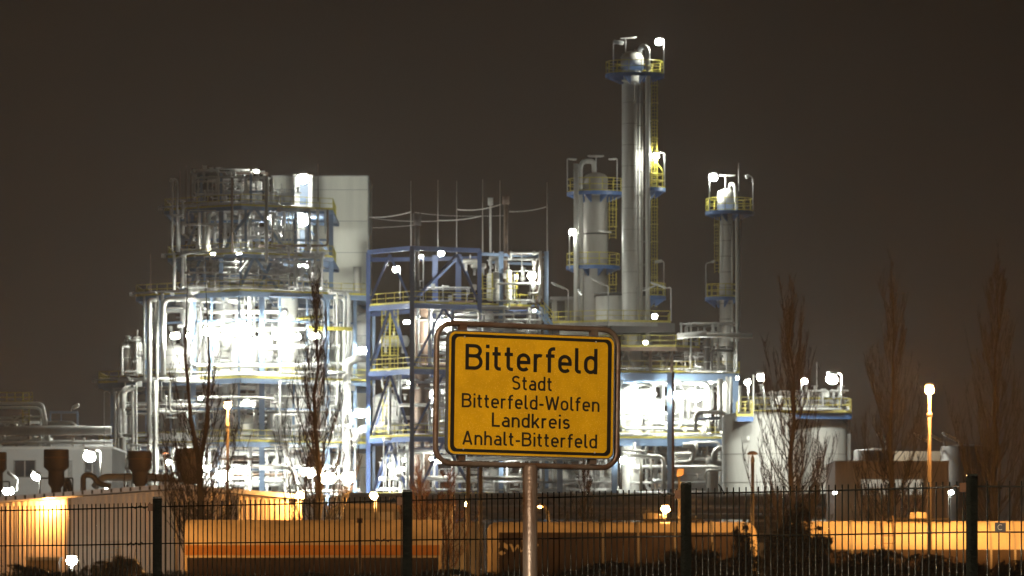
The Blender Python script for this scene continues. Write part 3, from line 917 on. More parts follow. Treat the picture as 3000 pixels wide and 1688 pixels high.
mushroom_vent('mushroom roof vent cut by the left picture edge', -6, 1325, 1462, 312, 52, 30, 50)
mushroom_vent('mushroom roof vent with an orange lit base, second from left', 165, 1317, 1452, 312, 74, 48, 52)
mushroom_vent('greyer mushroom roof vent beside the long roof pipe', 410, 1322, 1440, 312, 70, 46, 50)
mushroom_vent('dark mushroom roof vent half hidden by the bare poplar', 553, 1314, 1436, 312, 78, 56, 60)
pipe_thing('pale horizontal duct lying on the warehouse roof by the greyer vent', [(275, 1430, 318), (302, 1398, 318), (505, 1401, 318), (530, 1440, 318)], .22, 'clad', name='roof_duct', cat='duct', group='ducts on the warehouse roof')
pipe_thing('small arched duct on the warehouse roof left of the long duct', [(244, 1440, 316), (244, 1392, 316), (272, 1392, 316), (288, 1418, 316), (325, 1425, 316)], .16, 'cladd', name='roof_duct', cat='duct', group='ducts on the warehouse roof', bend=.6)
pipe_thing('short arched duct between the two left roof vents', [(190, 1450, 316), (192, 1408, 316), (202, 1408, 316), (206, 1445, 316)], .13, 'vent', name='roof_duct', cat='duct', group='ducts on the warehouse roof', bend=.4)
t = thing('roof_railing', 'low dark railing on the warehouse ridge behind the greyer vent', 'railing', P(500, 1436, 314))
mb = MB()
mb.bar(P(440, 1408, 314), P(590, 1410, 314), .1)
for q in (440, 478, 520, 560, 590): mb.bar(P(q, 1409, 314), P(q, 1440, 314), .08)
mb.build('rail', M['dark'], t)
# junk in front of the warehouse
b0 = thing('utility_cabinet', 'tan utility cabinet at the foot of the warehouse wall', 'cabinet', (XW(125, 285), 285, 0))
MB().box(XW(82, 285), XW(122, 285), 284, 286, 0, ZW(1642, 285)).box(XW(122, 285), XW(176, 285), 284.2, 286, 0, ZW(1640, 285)).build('cabinet_body', M['wall2'], b0)
MB().box(XW(82, 285) - .05, XW(176, 285) + .05, 283.9, 286.1, ZW(1642, 285) + .005, ZW(1640, 285) + .12).build('cabinet_lid', M['flash'], b0)
b0 = thing('parked_car', 'dark parked car in front of the warehouse left of the fence post', 'car', (XW(370, 280), 280, 0))
x0, x1 = XW(318, 280), XW(418, 280)
zc = ZW(1637, 280)
MB().prism([(x0 - .9, .35), (x1 + .9, .35), (x1 + .9, zc - 1.0), (x1 + .1, zc - .75), (x1 - .35, zc), (x0 + .5, zc), (x0 - .1, zc - .75), (x0 - .9, zc - .95)], 279.2, 280.9).build('body', M['dark'], b0)
MB().prism([(x1 - .05, zc - .7), (x1 - .42, zc - .1), (x0 + .55, zc - .1), (x0 + .08, zc - .7)][::-1], 279.17, 279.19).build('side_window', M['glassd'], b0)
for xx in (x0 - .2, x1 + .2): MB().tube([(xx, 279.1, .33), (xx, 279.35, .33)], .33, 16).build('wheel', M['under'], b0)

# ================================================================== OFFICE left (white building)
of = thing('office_building', 'white flat roofed building with dark windows behind the warehouse roof', 'building', (XW(160, 420), 420, 0))
D = 420
MB().box(XW(-260, D), XW(328, D), D, D + 14, 0, ZW(1316, D)).build('wall', M['office'], of)
MB().box(XW(-265, D), XW(333, D), D - .3, D + 14.3, ZW(1316, D) + .003, ZW(1309, D)).build('roof', M['white'], of)
for (a, b2) in ((-110, -30), (42, 104), (200, 211), (247, 295)):
    w = thing  # keep names plain
    o = MB().box(XW(a, D), XW(b2, D), D - .06, D - .01, ZW(1398, D), ZW(1349, D)).build('window', M['glassd'], of)
    mb = MB()
    for q in (a, (a + b2) / 2, b2): mb.box(XW(q, D) - .05, XW(q, D) + .05, D - .12, D - .062, ZW(1399, D), ZW(1348, D))
    mb.box(XW(a, D) + .051, XW(b2, D) - .051, D - .118, D - .064, ZW(1399.5, D), ZW(1397, D))
    mb.build('frame', M['grey'], o)
floodlight('large white floodlight on a pole in front of the white flat roofed building', 262, 1338, 405, .85, 450, pole=(296, 1400), h=.6, tilt=18)
floodlight('white tilted lamp low in front of the white building between two roof vents', 105, 1397, 345, .6, 180, pole=(116, 1440), h=.3, tilt=35)
floodlight('small white lamp on the warehouse roof beside the long duct', 316, 1428, 320, .30, 160, h=.25)
floodlight('white lamp glimpsed behind the far left vent', 25, 1440, 345, .7, 150, h=.3)
deadlamp('tilted unlit tube lamp on a white pole left of the second roof vent', 22, 1383, 48, 1402, 345, pole=(51, 1403, 1440), r=.1)

# left pipe bridge
pr = thing('pipe_bridge', 'pipe bridge with white portal frame and large pipes at the left edge', 'pipe bridge', (XW(100, 538), 538, 0))
D = 538
for k, (dx, dy, r) in enumerate(((0, 0, .16), (-6, 12, .14))):
    MB().tube(elbow([P(-200, 1182 + dy, D + k), P(124 + dx, 1182 + dy, D + k), P(137 + dx, 1250, D + k), P(148 + dx, 1312, D + k)], .5), r, 10).build('portal_tube', M['white'], pr)
MB().bar(P(-10, 1270, D + 1), P(62, 1215, D + 1), .16).build('brace', M['galv'], pr)
mb = MB().box(XW(-200, D), XW(135, D), D + 2, D + 8, ZW(1287, D), ZW(1279, D)); mb.build('beam', M['clad'], pr)
mb = MB().box(XW(-200, D), XW(135, D), D + 1.4, D + 1.6, ZW(1232, D), ZW(1226, D)); mb.build('beam', M['grey'], pr)
for q in (118, 214, 0, 245): MB().bar(P(q, 1310, D + 1), P(q, 1282, D + 1), .25).build('post', M['white'], pr)
pipe(pr, [(-200, 1262, 534), (326, 1262, 534)], .42, 'clad', n=18)
pipe(pr, [(62, 1256, 536), (250, 1256, 536)], .30, 'cladd', n=14)
pipe(pr, [(-200, 1296, 536), (326, 1297, 536)], .14, 'clad')
pipe(pr, [(140, 1240, 538), (210, 1240, 538), (224, 1252, 538)], .22, 'cladd')
for i in range(5): pipe(pr, [(-200, 1292 + i * 4, 541 + i), (330, 1292 + i * 4, 541 + i)], .08, 'galv')
clutter(pr, -40, 135, 539, 544, 1225, 1300, 26, 7, (.05, .2), ('clad', 'cladd', 'grey'))
o = MB(); zz = ZW(1178, D)
railing([(XW(-60, D), D + 3, zz), (XW(60, D), D + 3, zz), (XW(87, D), D + 3, zz)], h=1.0, parent=pr, step=.8)
caged_ladder(pr, 76, 1150, 1240, D + 1, w=.6, cage=0)
t = thing('steel_portal', 'small blue steel portal frame above the big horizontal pipe at left', 'steel frame', (XW(186, 543), 543, ZW(1250, 543)))
mb = MB()
mb.bar(P(146, 1208, 543), P(228, 1208, 543), .22); mb.bar(P(147, 1211, 543), P(147, 1252, 543), .18); mb.bar(P(227, 1211, 543), P(227, 1252, 543), .18); mb.bar(P(179, 1212, 543), P(179, 1240, 543), .08)
mb.build('frame', M['blue'], t)
deadlamp('unlit lamp head tilted up above the small blue portal frame', 212, 1195, 232, 1186, 542, pole=(209, 1200, 1206), r=.16)
t = thing('gantry_wire', 'thin lightning wire frame left of the left steel plant', 'mast', P(305, 1400, 520)); MB().tube(elbow([P(305, 1320, 520), P(305, 1147, 520), P(325, 1146, 520)], .1), .03, 5).build('rod', M['grey'], t)

# ================================================================== BEIGE TOWER BUILDING behind the left plant
D = 581
tb = thing('tower_building', 'tall windowless beige panelled building behind the left steel plant', 'building', (XW(940, D), D, 0))
ys = [517, 556, 648, 740, 830, 960, 1090, 1230, 1370]
for i in range(len(ys)):
    y0 = ys[i]; y1 = ys[i + 1] if i + 1 < len(ys) else HY + CZ * S(D)
    MB().box(XW(795, D), XW(1078, D), D, D + 16, ZW(y1, D) + (.03 if i + 1 < len(ys) else 0), ZW(y0, D) - (.03 if i else 0)).build('wall_panel_band', M['beige'], tb)
MB().box(XW(796.5, D), XW(1076.5, D), D + .05, D + 15.9, 0.1, ZW(519, D)).build('inner_wall', M['grey'], tb)
MB().box(XW(793, D), XW(1080, D), D - .1, D + 16.1, ZW(517, D) + .004, ZW(514.5, D)).build('parapet_coping', M['grey'], tb)
MB().tube([P(1080, 517, D - .2), P(1080, 1400, D - .2)], .09, 8).build('downpipe', M['grey'], tb)
MB().tube([P(797, 517, D - .2), P(797, 700, D - .2)], .09, 8).build('downpipe', M['grey'], tb)
st = thing('exhaust_stack', 'rusty exhaust stack in front of the beige tower building', 'chimney', P(1047, 860, 575))
MB().lathe(XW(1047, 575), 575, [(.42, ZW(860, 575)), (.42, ZW(784, 575)), (.45, ZW(784, 575)), (.45, ZW(782, 575)), (.38, ZW(782, 575)), (.38, ZW(800, 575))], 20).build('stack', M['cladd'], st)
MB().tube(elbow([P(1047, 862, 574), P(1047, 908, 574), P(1085, 925, 574)], 1.2), .33, 14).build('elbow', M['cladd'], st)
pipe_thing('curved white pipe joining the rusty exhaust stack', [(1010, 960, 573), (1010, 935, 573), (1030, 933, 573), (1075, 922, 573)], .22, 'white', name='process_pipe', cat='pipe', group='single large pipes')
vessel('wide pale hopper vessel beside the blue tower under the yellow walkway', 1052, 568, 940, 1085, 1.1, 'white', legs=False, nozzle=False)

# ================================================================== LEFT STEEL PLANT
LP = thing('steel_plant_structure', 'large pale blue multi storey steel plant frame full of pipes at left', 'plant structure', (XW(700, 548), 548, 0))
A, K, B = 562, 548, 557
def fD(px):                                  # depth of the plant's front line at a pixel column
    return K + (A - K) * (705 - px) / 410 if px < 705 else K + (B - K) * (px - 705) / 375
lv = {6: 602, 5: 743, 4: 852, 3: 1107, 2: 1293}
ext = {6: (483, 975), 5: (493, 975), 4: (400, 1072), 3: (290, 1080), 2: (290, 1080)}
for k, y in lv.items():
    a, b2 = ext[k]
    deck(LP, y, K, [(a, fD(a)), (705, K), (b2, fD(b2))], 19, 'blue', Dref=K, beam=.30 if k > 4 else .42)
    # grey service pipe along the deck edge
    yy = y - 9
    MB().tube([Vector((XW(a - 10, fD(a)), fD(a) - .5, ZW(yy, K))), Vector((XW(705, K), K - .5, ZW(yy, K))), Vector((XW(b2 - (20 if k < 6 else 105), fD(b2)), fD(b2) - .5, ZW(yy, K)))], .075, 8).build('service_pipe', M['galv'], LP)
    # outrigger lugs at the left end
    if k in (6, 5, 4, 3):
        for j in range(3): MB().bar(Vector((XW(a - 8 - j * 5, fD(a)), fD(a) - .5, ZW(yy, K) - .3)), Vector((XW(a - 8 - j * 5, fD(a)), fD(a) - .5, ZW(yy, K) + .1)), .08).build('bracket', M['galv'], LP)
def post(px, y0, y1, w=.4, dd=.5, m='blue', par=LP, D=None):
    Dd = (D or fD(px)) + dd
    x = XW(px, Dd)
    mb = MB(); z0, z1 = ZW(y1, Dd), ZW(y0, Dd); f = w * .12
    mb.box(x - w / 2, x + w / 2, Dd - w / 2, Dd - w / 2 + f, z0, z1).box(x - w / 2, x + w / 2, Dd + w / 2 - f, Dd + w / 2, z0, z1).box(x - f / 2, x + f / 2, Dd - w / 2 + f, Dd + w / 2 - f, z0, z1)
    return mb.build('column', M[m], par)
GY = 1777
for px, y0, w in ((566, 860, .5), (767, 860, .5), (959, 860, .42), (330, 1115, .4), (535, 610, .42), (648, 610, .42), (866, 610, .3), (970, 610, .42), (1040, 860, .35), (430, 862, .28)):
    post(px, y0, GY if y0 > 700 else 850, w)
    post(px, y0, GY if y0 > 700 else 850, w * .85, dd=17.5)
def brace(px0, y0, px1, y1, w=.28, dd=.6, m='blue', par=LP, D=None, name='brace'):
    a = P(px0, y0, (D or fD(px0)) + dd); b2 = P(px1, y1, (D or fD(px1)) + dd)
    return MB().bar(a, b2, w, w, up=(0, 1, 0)).build(name, M[m], par)
for q in ((590, 612, 545, 738), (745, 606, 688, 680), (745, 606, 832, 728), (680, 690, 655, 740), (588, 755, 555, 850), (745, 752, 700, 850), (745, 752, 812, 846), (800, 752, 760, 848)):
    brace(*q)
for q in ((590, 612, 648, 740), (690, 612, 740, 740), (620, 755, 570, 850), (860, 620, 960, 735)):
    brace(*q, w=.2, dd=17)
# roof-top silhouette frame on deck 6
for px in (560, 615, 680, 781): MB().bar(P(px, 602, fD(px) + 5), P(px, 512 if px < 700 else 508, fD(px) + 5), .12).build('column', M['brown'], LP)
MB().bar(P(560, 498, 556), P(690, 498, 556), .35, .3).build('beam', M['dark'], LP)
MB().bar(P(690, 508, 556), P(785, 508, 556), .12, .2).build('beam', M['brown'], LP)
# process air cooler / drum on the top deck
drum('dark horizontal drum on the top deck of the left plant', 566, 672, 533, 556, 1.0, 'dark')
drum('second dark drum below the roof beam on the top deck', 600, 700, 575, 560, .8, 'dark')
for q, (px, y0, y1, r, mm) in enumerate(((735, 530, 598, .42, 'white'), (757, 530, 598, .36, 'clad'), (712, 540, 598, .4, 'cladd'), (800, 560, 600, .5, 'cladd'), (826, 556, 600, .34, 'clad'))):
    vessel(('bright slim vessel', 'narrow clad vessel', 'dull slim vessel', 'squat grey vessel', 'thin grey vessel')[q] + ' on the top deck of the left plant, ' + ('fourth', 'fifth', 'third', 'sixth', 'seventh')[q] + ' item from the left', px, 556, y0, y1, r, mm, legs=False)
clutter(LP, 560, 790, 552, 562, 505, 600, 46, 11, (.05, .15), ('cladd', 'grey', 'galv'), single=.5)
clutter(LP, 790, 880, 552, 562, 555, 600, 12, 12, (.04, .10), ('clad', 'galv'), single=.2)
clutter(LP, 530, 830, 551, 564, 612, 740, 90, 13, (.05, .20), ('cladd', 'grey', 'clad', 'galv'), single=.25)
clutter(LP, 530, 960, 551, 564, 752, 850, 80, 14, (.05, .2), ('cladd', 'clad', 'galv'), single=.2)
clutter(LP, 440, 1040, 552, 566, 865, 1100, 90, 15, (.06, .26), ('clad', 'white', 'galv'), single=.15)
clutter(LP, 345, 1040, 552, 566, 1118, 1290, 90, 16, (.06, .26), ('clad', 'white', 'galv'), single=.10)
clutter(LP, 345, 1060, 552, 566, 1305, 1450, 80, 17, (.06, .24), ('clad', 'white', 'galv'), single=.08)
# front lattice and darker lines
for (x0, x1, y) in ((535, 781, 640), (535, 970, 690), (535, 781, 800), (648, 970, 820), (560, 785, 555)):
    a = Vector((XW(x0, fD(x0)), fD(x0) + .8, ZW(y, K))); b2 = Vector((XW(x1, fD(x1)), fD(x1) + .8, ZW(y, K)))
    MB().bar(a, b2, .16, .22).build('beam', M['blue'], LP)
for px, y0, y1 in ((592, 612, 742), (720, 606, 742), (905, 610, 742), (600, 752, 850), (705, 752, 850), (905, 752, 850), (590, 515, 600), (648, 508, 600), (735, 508, 600)):
    post(px, y0, y1, .24, dd=1.2)
for px in (470, 620, 700, 820, 900): post(px, 862, 1105, .20, dd=1.0)
for px in (400, 500, 620, 700, 860, 1010): post(px, 1118, 1290, .22, dd=1.0)
for px in (420, 500, 640, 840, 1010): post(px, 1303, 1500, .24, dd=1.0)
for (x0, x1, y) in ((330, 1040, 1195), (430, 1040, 935), (330, 1040, 1375)):
    for dz in (0,):
        for u0, u1 in ((x0, 705), (705, x1)):
            a = Vector((XW(u0, fD(u0)), fD(u0) + .9, ZW(y, K))); b2 = Vector((XW(u1, fD(u1)), fD(u1) + .9, ZW(y, K)))
            MB().bar(a, b2, .14, .2).build('beam', M['blue'], LP)
clutter(LP, 540, 960, 549.6, 551, 615, 740, 34, 51, (.04, .12), ('dark', 'brown', 'grey'), single=.1)
clutter(LP, 540, 960, 549.6, 551, 752, 850, 30, 52, (.04, .12), ('dark', 'brown', 'grey'), single=.1)
clutter(LP, 560, 800, 550, 552, 520, 600, 24, 53, (.04, .12), ('dark', 'brown', 'grey'), single=.1)
clutter(LP, 450, 1040, 550, 552, 1118, 1290, 34, 54, (.04, .14), ('grey', 'brown', 'cladd'), single=.1)
clutter(LP, 350, 1050, 550, 552, 1305, 1440, 40, 55, (.04, .14), ('grey', 'brown', 'cladd'), single=.1)
rail5 = [(XW(px, fD(px) + 1.5), fD(px) + 1.5, ZW(738, K)) for px in (780, 870, 965)]
railing(rail5, parent=LP, step=.9)
# named large pipes of the left plant
for pts, r, mm in (
    ([(422, 1110, 552), (422, 868, 552)], .10, 'clad'),
    ([(438, 1440, 551), (438, 880, 551), (458, 880, 551), (458, 960, 558)], .26, 'clad'),
    ([(461, 1440, 551), (461, 868, 551)], .13, 'clad'),
    ([(479, 1100, 551), (479, 876, 551), (560, 876, 551), (600, 878, 557)], .24, 'clad'),
    ([(400, 1440, 553), (400, 1120, 553)], .10, 'clad'),
    ([(360, 1440, 554), (360, 1142, 554), (385, 1138, 556), (410, 1138, 560)], .34, 'clad'),
    ([(346, 1440, 555), (346, 1150, 555), (352, 1148, 560)], .14, 'cladd'),
    ([(337, 1440, 556), (337, 1150, 556), (345, 1148, 562)], .12, 'cladd'),
    ([(389, 1440, 553), (389, 1145, 553)], .16, 'cladd'),
    ([(455, 1440, 550), (455, 1115, 550)], .20, 'clad'),
    ([(505, 740, 551), (505, 525, 551), (498, 525, 551)], .09, 'galv'),
    ([(519, 740, 552), (519, 530, 552), (512, 525, 552), (497, 530, 552)], .12, 'galv'),
    ([(500, 612, 551), (500, 632, 551), (540, 632, 551)], .12, 'galv'),
    ([(510, 740, 551), (510, 850, 551)], .14, 'clad'),
    ([(680, 740, 547), (680, 520, 547)], .13, 'brown'),
    ([(781, 770, 549), (781, 515, 549)], .16, 'cladd'),
    ([(610, 740, 552), (610, 630, 552), (640, 622, 556)], .24, 'cladd'),
    ([(712, 740, 555), (712, 640, 555)], .18, 'clad'),
    ([(734, 735, 554), (734, 645, 554)], .16, 'white'),
    ([(988, 1110, 553), (988, 855, 553), (960, 848, 553)], .12, 'clad'),
    ([(1016, 1440, 553), (1016, 1062, 553), (1050, 1050, 553), (1078, 1050, 556)], .42, 'white'),
    ([(1024, 965, 560), (1024, 870, 560)], .1, 'white'),
    ([(960, 1100, 549), (953, 1100, 549), (953, 880, 549), (935, 868, 549), (790, 866, 547)], .16, 'blue'),
    ([(800, 1250, 549), (800, 1216, 549), (900, 1216, 550)], .10, 'white'),
    ([(870, 935, 549), (900, 930, 549), (945, 928, 549)], .14, 'yellow'),
    ([(585, 1163, 548), (760, 1165, 548), (800, 1168, 550)], .12, 'white'),
    ([(670, 878, 552), (690, 882, 552), (740, 884, 556)], .3, 'white'),
    ([(1030, 1300, 553), (1060, 1258, 553), (1080, 1258, 553)], .4, 'clad'),
    ([(505, 1440, 552), (505, 1310, 552), (600, 1306, 553)], .2, 'clad'),
    ([(760, 1370, 549), (860, 1370, 549), (870, 1440, 549)], .25, 'clad'),
    ([(640, 1345, 549), (760, 1345, 549)], .12, 'brown'),
):
    pipe(LP, pts, r, mm)
# short yellow walkway and ladders
deck(LP, 956, 551, [(905, 550), (1030, 552)], 1.4, 'yellow', rail=False, beam=.25)
caged_ladder(LP, 553, 870, 1100, 550.5, cage=0, m='white')
caged_ladder(LP, 822, 610, 740, 550.5, cage=0, m='galv')
for px in (836, 846, 856): pipe(LP, [(px, 740, 552), (px, 612, 552)], .07, 'clad')
# outboard unit at the left (deck 3)
clutter(LP, 352, 425, 555, 560, 1000, 1100, 18, 19, (.06, .2), ('clad', 'white', 'galv'), single=.4)
vessel('dark capped separator with a white cap at the far left of the third deck', 374, 558, 1002, 1098, .72, 'cladd', legs=False, bands=1)
vessel('white bottle shaped vessel beside the dark capped separator', 402, 557, 985, 1098, .42, 'white', legs=False, bands=1)
t = thing('floor_post', 'white angled bracket post on the third deck at far left', 'post', P(358, 1100, 555)); MB().tube(elbow([P(358, 1100, 555), P(358, 1016, 555), P(380, 1016, 555)], .2), .12, 8).build('tube', M['white'], t)
# large vessels
V_ = [
 ('tall white column behind the first big blue post of the left plant', 657, 560, 862, 1440, .85, 'clad'),
 ('tall pale column right of the middle blue post, shaded on its right', 843, 558, 862, 1105, 1.0, 'clad'),
 ('broad white vessel under the third deck right of the middle blue post', 842, 555, 1118, 1285, 1.7, 'clad'),
 ('white domed vessel below the two lamps on the fourth deck', 642, 556, 782, 848, .8, 'white'),
 ('cream round topped vessel in the middle of the fourth deck', 738, 556, 797, 848, .5, 'beige'),
 ('large white reactor in the glare of the third deck, left', 610, 560, 960, 1100, 1.5, 'white'),
 ('large white reactor in the glare of the third deck, middle', 715, 558, 985, 1100, 1.4, 'white'),
 ('white reactor right of the middle blue post on the third deck', 880, 562, 1000, 1100, 1.6, 'white'),
 ('squat white vessel at the left end of the third deck glare', 510, 558, 1010, 1100, 1.1, 'white'),
 ('cream lit vessel on the second deck beside the orange lamp', 718, 556, 1215, 1288, .9, 'beige'),
 ('pale vessel on the second deck at far left', 545, 560, 1190, 1288, 1.2, 'white'),
 ('pale vessel on the second deck at the right end', 975, 562, 1150, 1288, 1.4, 'white'),
 ('white ground level vessel left of the middle blue post', 640, 560, 1330, 1450, 1.3, 'white'),
 ('white ground level vessel behind the right poplar', 860, 560, 1330, 1450, 1.5, 'white'),
 ('white ground level vessel at the left corner of the plant', 480, 560, 1340, 1450, 1.2, 'white'),
 ('white ground level vessel next to the blue tower', 1010, 563, 1330, 1450, 1.5, 'white')]
for a in V_: vessel(a[0], a[1], a[2], a[3], a[4], a[5], a[6], legs=False)
drum('white horizontal drum on the second deck above the cabinets', 595, 690, 1235, 558, .7)
drum('white horizontal drum low on the third deck behind the poplar', 880, 960, 1080, 553, .6)
drum('rusty white drum at ground level in the left plant', 560, 660, 1425, 555, .8)
# doorway bay of the beige building served by the stair lamps
dr = thing('stair_tower', 'white lift and stair shaft with blue doors between left plant and beige building', 'stair tower', P(890, 860, 572))
MB().box(XW(863, 572), XW(915, 572), 572, 575, ZW(1440, 572), ZW(512, 572)).build('shaft', M['white'], dr)
for y in (600, 740, 860):
    o = MB().box(XW(878, 572), XW(903, 572), 571.93, 571.99, ZW(y, 572), ZW(y - 66, 572)).build('door', M['blue'], dr)
    MB().box(XW(873, 572), XW(900, 572), 571.3, 571.9, ZW(y - 69, 572), ZW(y - 73, 572)).build('canopy', M['grey'], dr)
# lamps of the left plant
for a in (
 ('topmost lamp on the stair shaft between left plant and beige building', 888, 525, 564.5, 1.0, 420, None, 1.25),
 ('second lamp down on the stair shaft above the blue door', 890, 648, 564.5, 1.0, 380, None, 1.0),
 ('third lamp down on the stair shaft at fourth deck height', 888, 783, 564.5, 1.0, 340, None, .7),
 ('lamp on the roof edge of the top deck, left plant', 752, 503, 553, .42, 260, (735, 512), .2),
 ('tiny lamp under the top deck right of the big blue braces', 785, 641, 551, .28, 320, None, .22),
 ('left one of the two lamps under the fifth deck', 626, 743, 551, .50, 330, None, .32),
 ('right one of the two lamps under the fifth deck', 700, 747, 550, .55, 330, None, .34),
 ('white lamp behind the fork of the double stemmed poplar', 587, 1168, 547, .34, 330, None, .28),
 ('lamp under the third deck right of the orange street lamp', 722, 1178, 553, .5, 200, None, .3),
 ('small lamp inside the top deck pipework', 733, 545, 560, .30, 150, None, .22),
):
    floodlight(a[0], a[1], a[2], a[3], a[4], a[5], pole=a[6], h=a[7])
for i, (px, py, D, w, L, lab) in enumerate((
 (512, 985, 550, 1.0, 321, 'leftmost lamp of the glaring row under the fourth deck'),
 (556, 985, 552, .7, 321, 'second lamp of the glaring row under the fourth deck'),
 (610, 972, 551, 1.2, 409, 'third lamp of the glaring row under the fourth deck'),
 (668, 965, 549, 1.3, 448, 'fourth lamp of the glaring row, brightest of all'),
 (724, 972, 549, 1.3, 429, 'fifth lamp of the glaring row left of the blue post'),
 (815, 985, 549, 1.2, 390, 'sixth lamp of the glaring row right of the blue post'),
 (868, 988, 552, .9, 292, 'seventh lamp of the glaring row under the fourth deck'),
 (922, 985, 549, 1.1, 292, 'rightmost lamp of the glaring row behind the right poplar'),
 (645, 1010, 560, 1.6, 253, 'wide lamp deeper inside the third deck glare, left'),
 (760, 1005, 560, 1.6, 253, 'wide lamp deeper inside the third deck glare, right'))):
    floodlight(lab, px, py, D, w, L, h=w * .42)
for i, (px, py, D, w, L, lab) in enumerate((
 (605, 1372, 549, .8, 300, 'left ground floor lamp of the left plant behind the poplar'),
 (655, 1395, 549, 1.6, 300, 'big ground floor lamp of the left plant beside the orange pole'),
 (715, 1380, 552, 1.4, 330, 'middle ground floor lamp left of the blue post'),
 (905, 1385, 549, 1.5, 300, 'big ground floor lamp behind the right poplar'),
 (960, 1402, 549, 1.7, 280, 'wide ground floor lamp near the corner of the left plant'),
 (1020, 1400, 552, 1.5, 260, 'ground floor lamp next to the blue tower leg'),
 (495, 1355, 550, .7, 160, 'ground floor lamp at the far left of the left plant'),
 (1056, 1212, 551, 1.2, 300, 'bright lamp left of the blue tower at second deck height'),
 (1062, 1026, 556, .9, 200, 'lamp by the white elbow pipe left of the blue tower'),
 (1135, 1192, 560, .9, 220, 'lamp behind the lower bracing of the blue tower'),
 (838, 1150, 560, .8, 160, 'faint lamp behind the broad vessel under the third deck'))):
    floodlight(lab, px, py, D, w, L, h=w * .45)
deadlamp('long unlit tube lamp sloping under the fifth deck at left', 525, 752, 566, 736, 551, pole=(514, 756, 850), r=.12)
deadlamp('long lamp tilted like a stick below the fifth deck, right', 698, 795, 728, 756, 549, r=.10, lit=6)
for px, y0 in ((441, 745), (527, 500), (546, 485), (932, 480)):
    t = thing('lightning_rod', 'thin lightning rod above the ' + {441: 'left end of the fourth deck', 527: 'top deck corner of the left plant', 546: 'top deck beside the dark drum', 932: 'beige building roof with white bulbs'}[px], 'mast', P(px, y0 + 110, 552))
    MB().tube([P(px, y0 + 110, 552), P(px, y0, 552)], [.05, .02], 5).build('rod', M['brown'], t)

# ================================================================== BLUE TOWER (centre)
BT = thing('blue_steel_tower', 'open blue steel tower with X bracing and yellow walkways left of the sign', 'steel tower', (XW(1250, 545), 545, 0))
D = 545
def bD(px): return 545 + abs(px - 1210) * (10 / 200) if px < 1210 else 545 + (px - 1210) * (8 / 390)
for px, y0 in ((1079, 740), (1207, 722), (1405, 735), (1275, 748), (1343, 745)):
    w = .42 if px in (1079, 1207, 1405) else .55
    post(px, y0, GY, w, dd=0 if px in (1079, 1207, 1405) else 9, m='deepblue', par=BT, D=bD(px))
for px in (1468, 1600): post(px, 737, GY, .45, dd=0, m='blue', par=BT, D=bD(px))
post(1095, 900, GY, .3, dd=12, m='blue', par=BT, D=bD(1079))
def bbeam(px0, px1, y, w=.42, dd=0, m='deepblue'):
    a = Vector((XW(px0, bD(px0)), bD(px0) + dd, ZW(y, 545))); b2 = Vector((XW(px1, bD(px1)), bD(px1) + dd, ZW(y, 545)))
    MB().bar(a, b2, w * .7, w).build('beam', M[m], BT)
bbeam(1079, 1207, 727); bbeam(1207, 1405, 727); bbeam(1405, 1600, 737, .3, m='blue'); bbeam(1079, 1405, 733, .4, dd=9.3); bbeam(1440, 1600, 745, .25, dd=9, m='blue')
for px in (1079, 1207, 1405, 1600):
    a = Vector((XW(px, bD(px)), bD(px) + .2, ZW(729, 545))); MB().bar(a, a + Vector((0, 9, 0)), .25, .35).build('beam', M['deepblue' if px < 1500 else 'blue'], BT)
tl = [(887, 740), (1080, 895), (1278, 1088), (1475, 1286)]
for y, ytop in tl:
    a, b2 = 1079, 1600
    deck(BT, y, 545, [(1079, bD(1079)), (1207, 545), (1405, bD(1405)), (1600 if y < 900 else 1470, bD(1600))], 10, 'deepblue', Dref=545, beam=.42)
    for (x0, xm, x1) in ((1085, 1142, 1202), (1212, 1337 if y < 900 else 1300, 1400)):
        yb = y - 8
        for px in (x0, x1):
            brace(px, yb, xm, ytop + 6, .22 if y < 900 else .24, dd=.3, m='deepblue', par=BT, D=545 + (4 if x0 < 1100 else 2))
        if y > 900 or x0 > 1200:
            for px in (x0 + 8, x1 - 4):
                brace(px, yb, xm + 12, ytop + 8, .2, dd=9.5, m='deepblue', par=BT, D=545)
clutter(BT, 1430, 1590, 548, 555, 745, 885, 26, 21, (.05, .18), ('cladd', 'brown', 'clad', 'galv'), single=.2)
clutter(BT, 1215, 1400, 548, 553, 840, 885, 12, 25, (.04, .12), ('cladd', 'brown'), single=.2)
clutter(BT, 1215, 1590, 548, 555, 905, 1075, 90, 22, (.05, .2), ('cladd', 'clad', 'galv', 'brown'), single=.15)
clutter(BT, 1090, 1590, 548, 555, 1090, 1275, 90, 23, (.05, .2), ('clad', 'white', 'galv'), single=.15)
clutter(BT, 1090, 1820, 548, 558, 1290, 1470, 110, 24, (.05, .22), ('clad', 'white', 'galv', 'cladd'), single=.12)
for (px, y0, y1, d2) in ((1130, 900, 1078, 552), (1155, 905, 1078, 552), (1133, 1105, 1275, 552), (1300, 1200, 1275, 550)):
    caged_ladder(BT, px, y0, y1, d2, w=.7)
vessel('broad brown lit column standing behind the front leg of the blue tower', 1237, 551, 895, 1450, .75, 'brown', legs=False, group='tall columns')
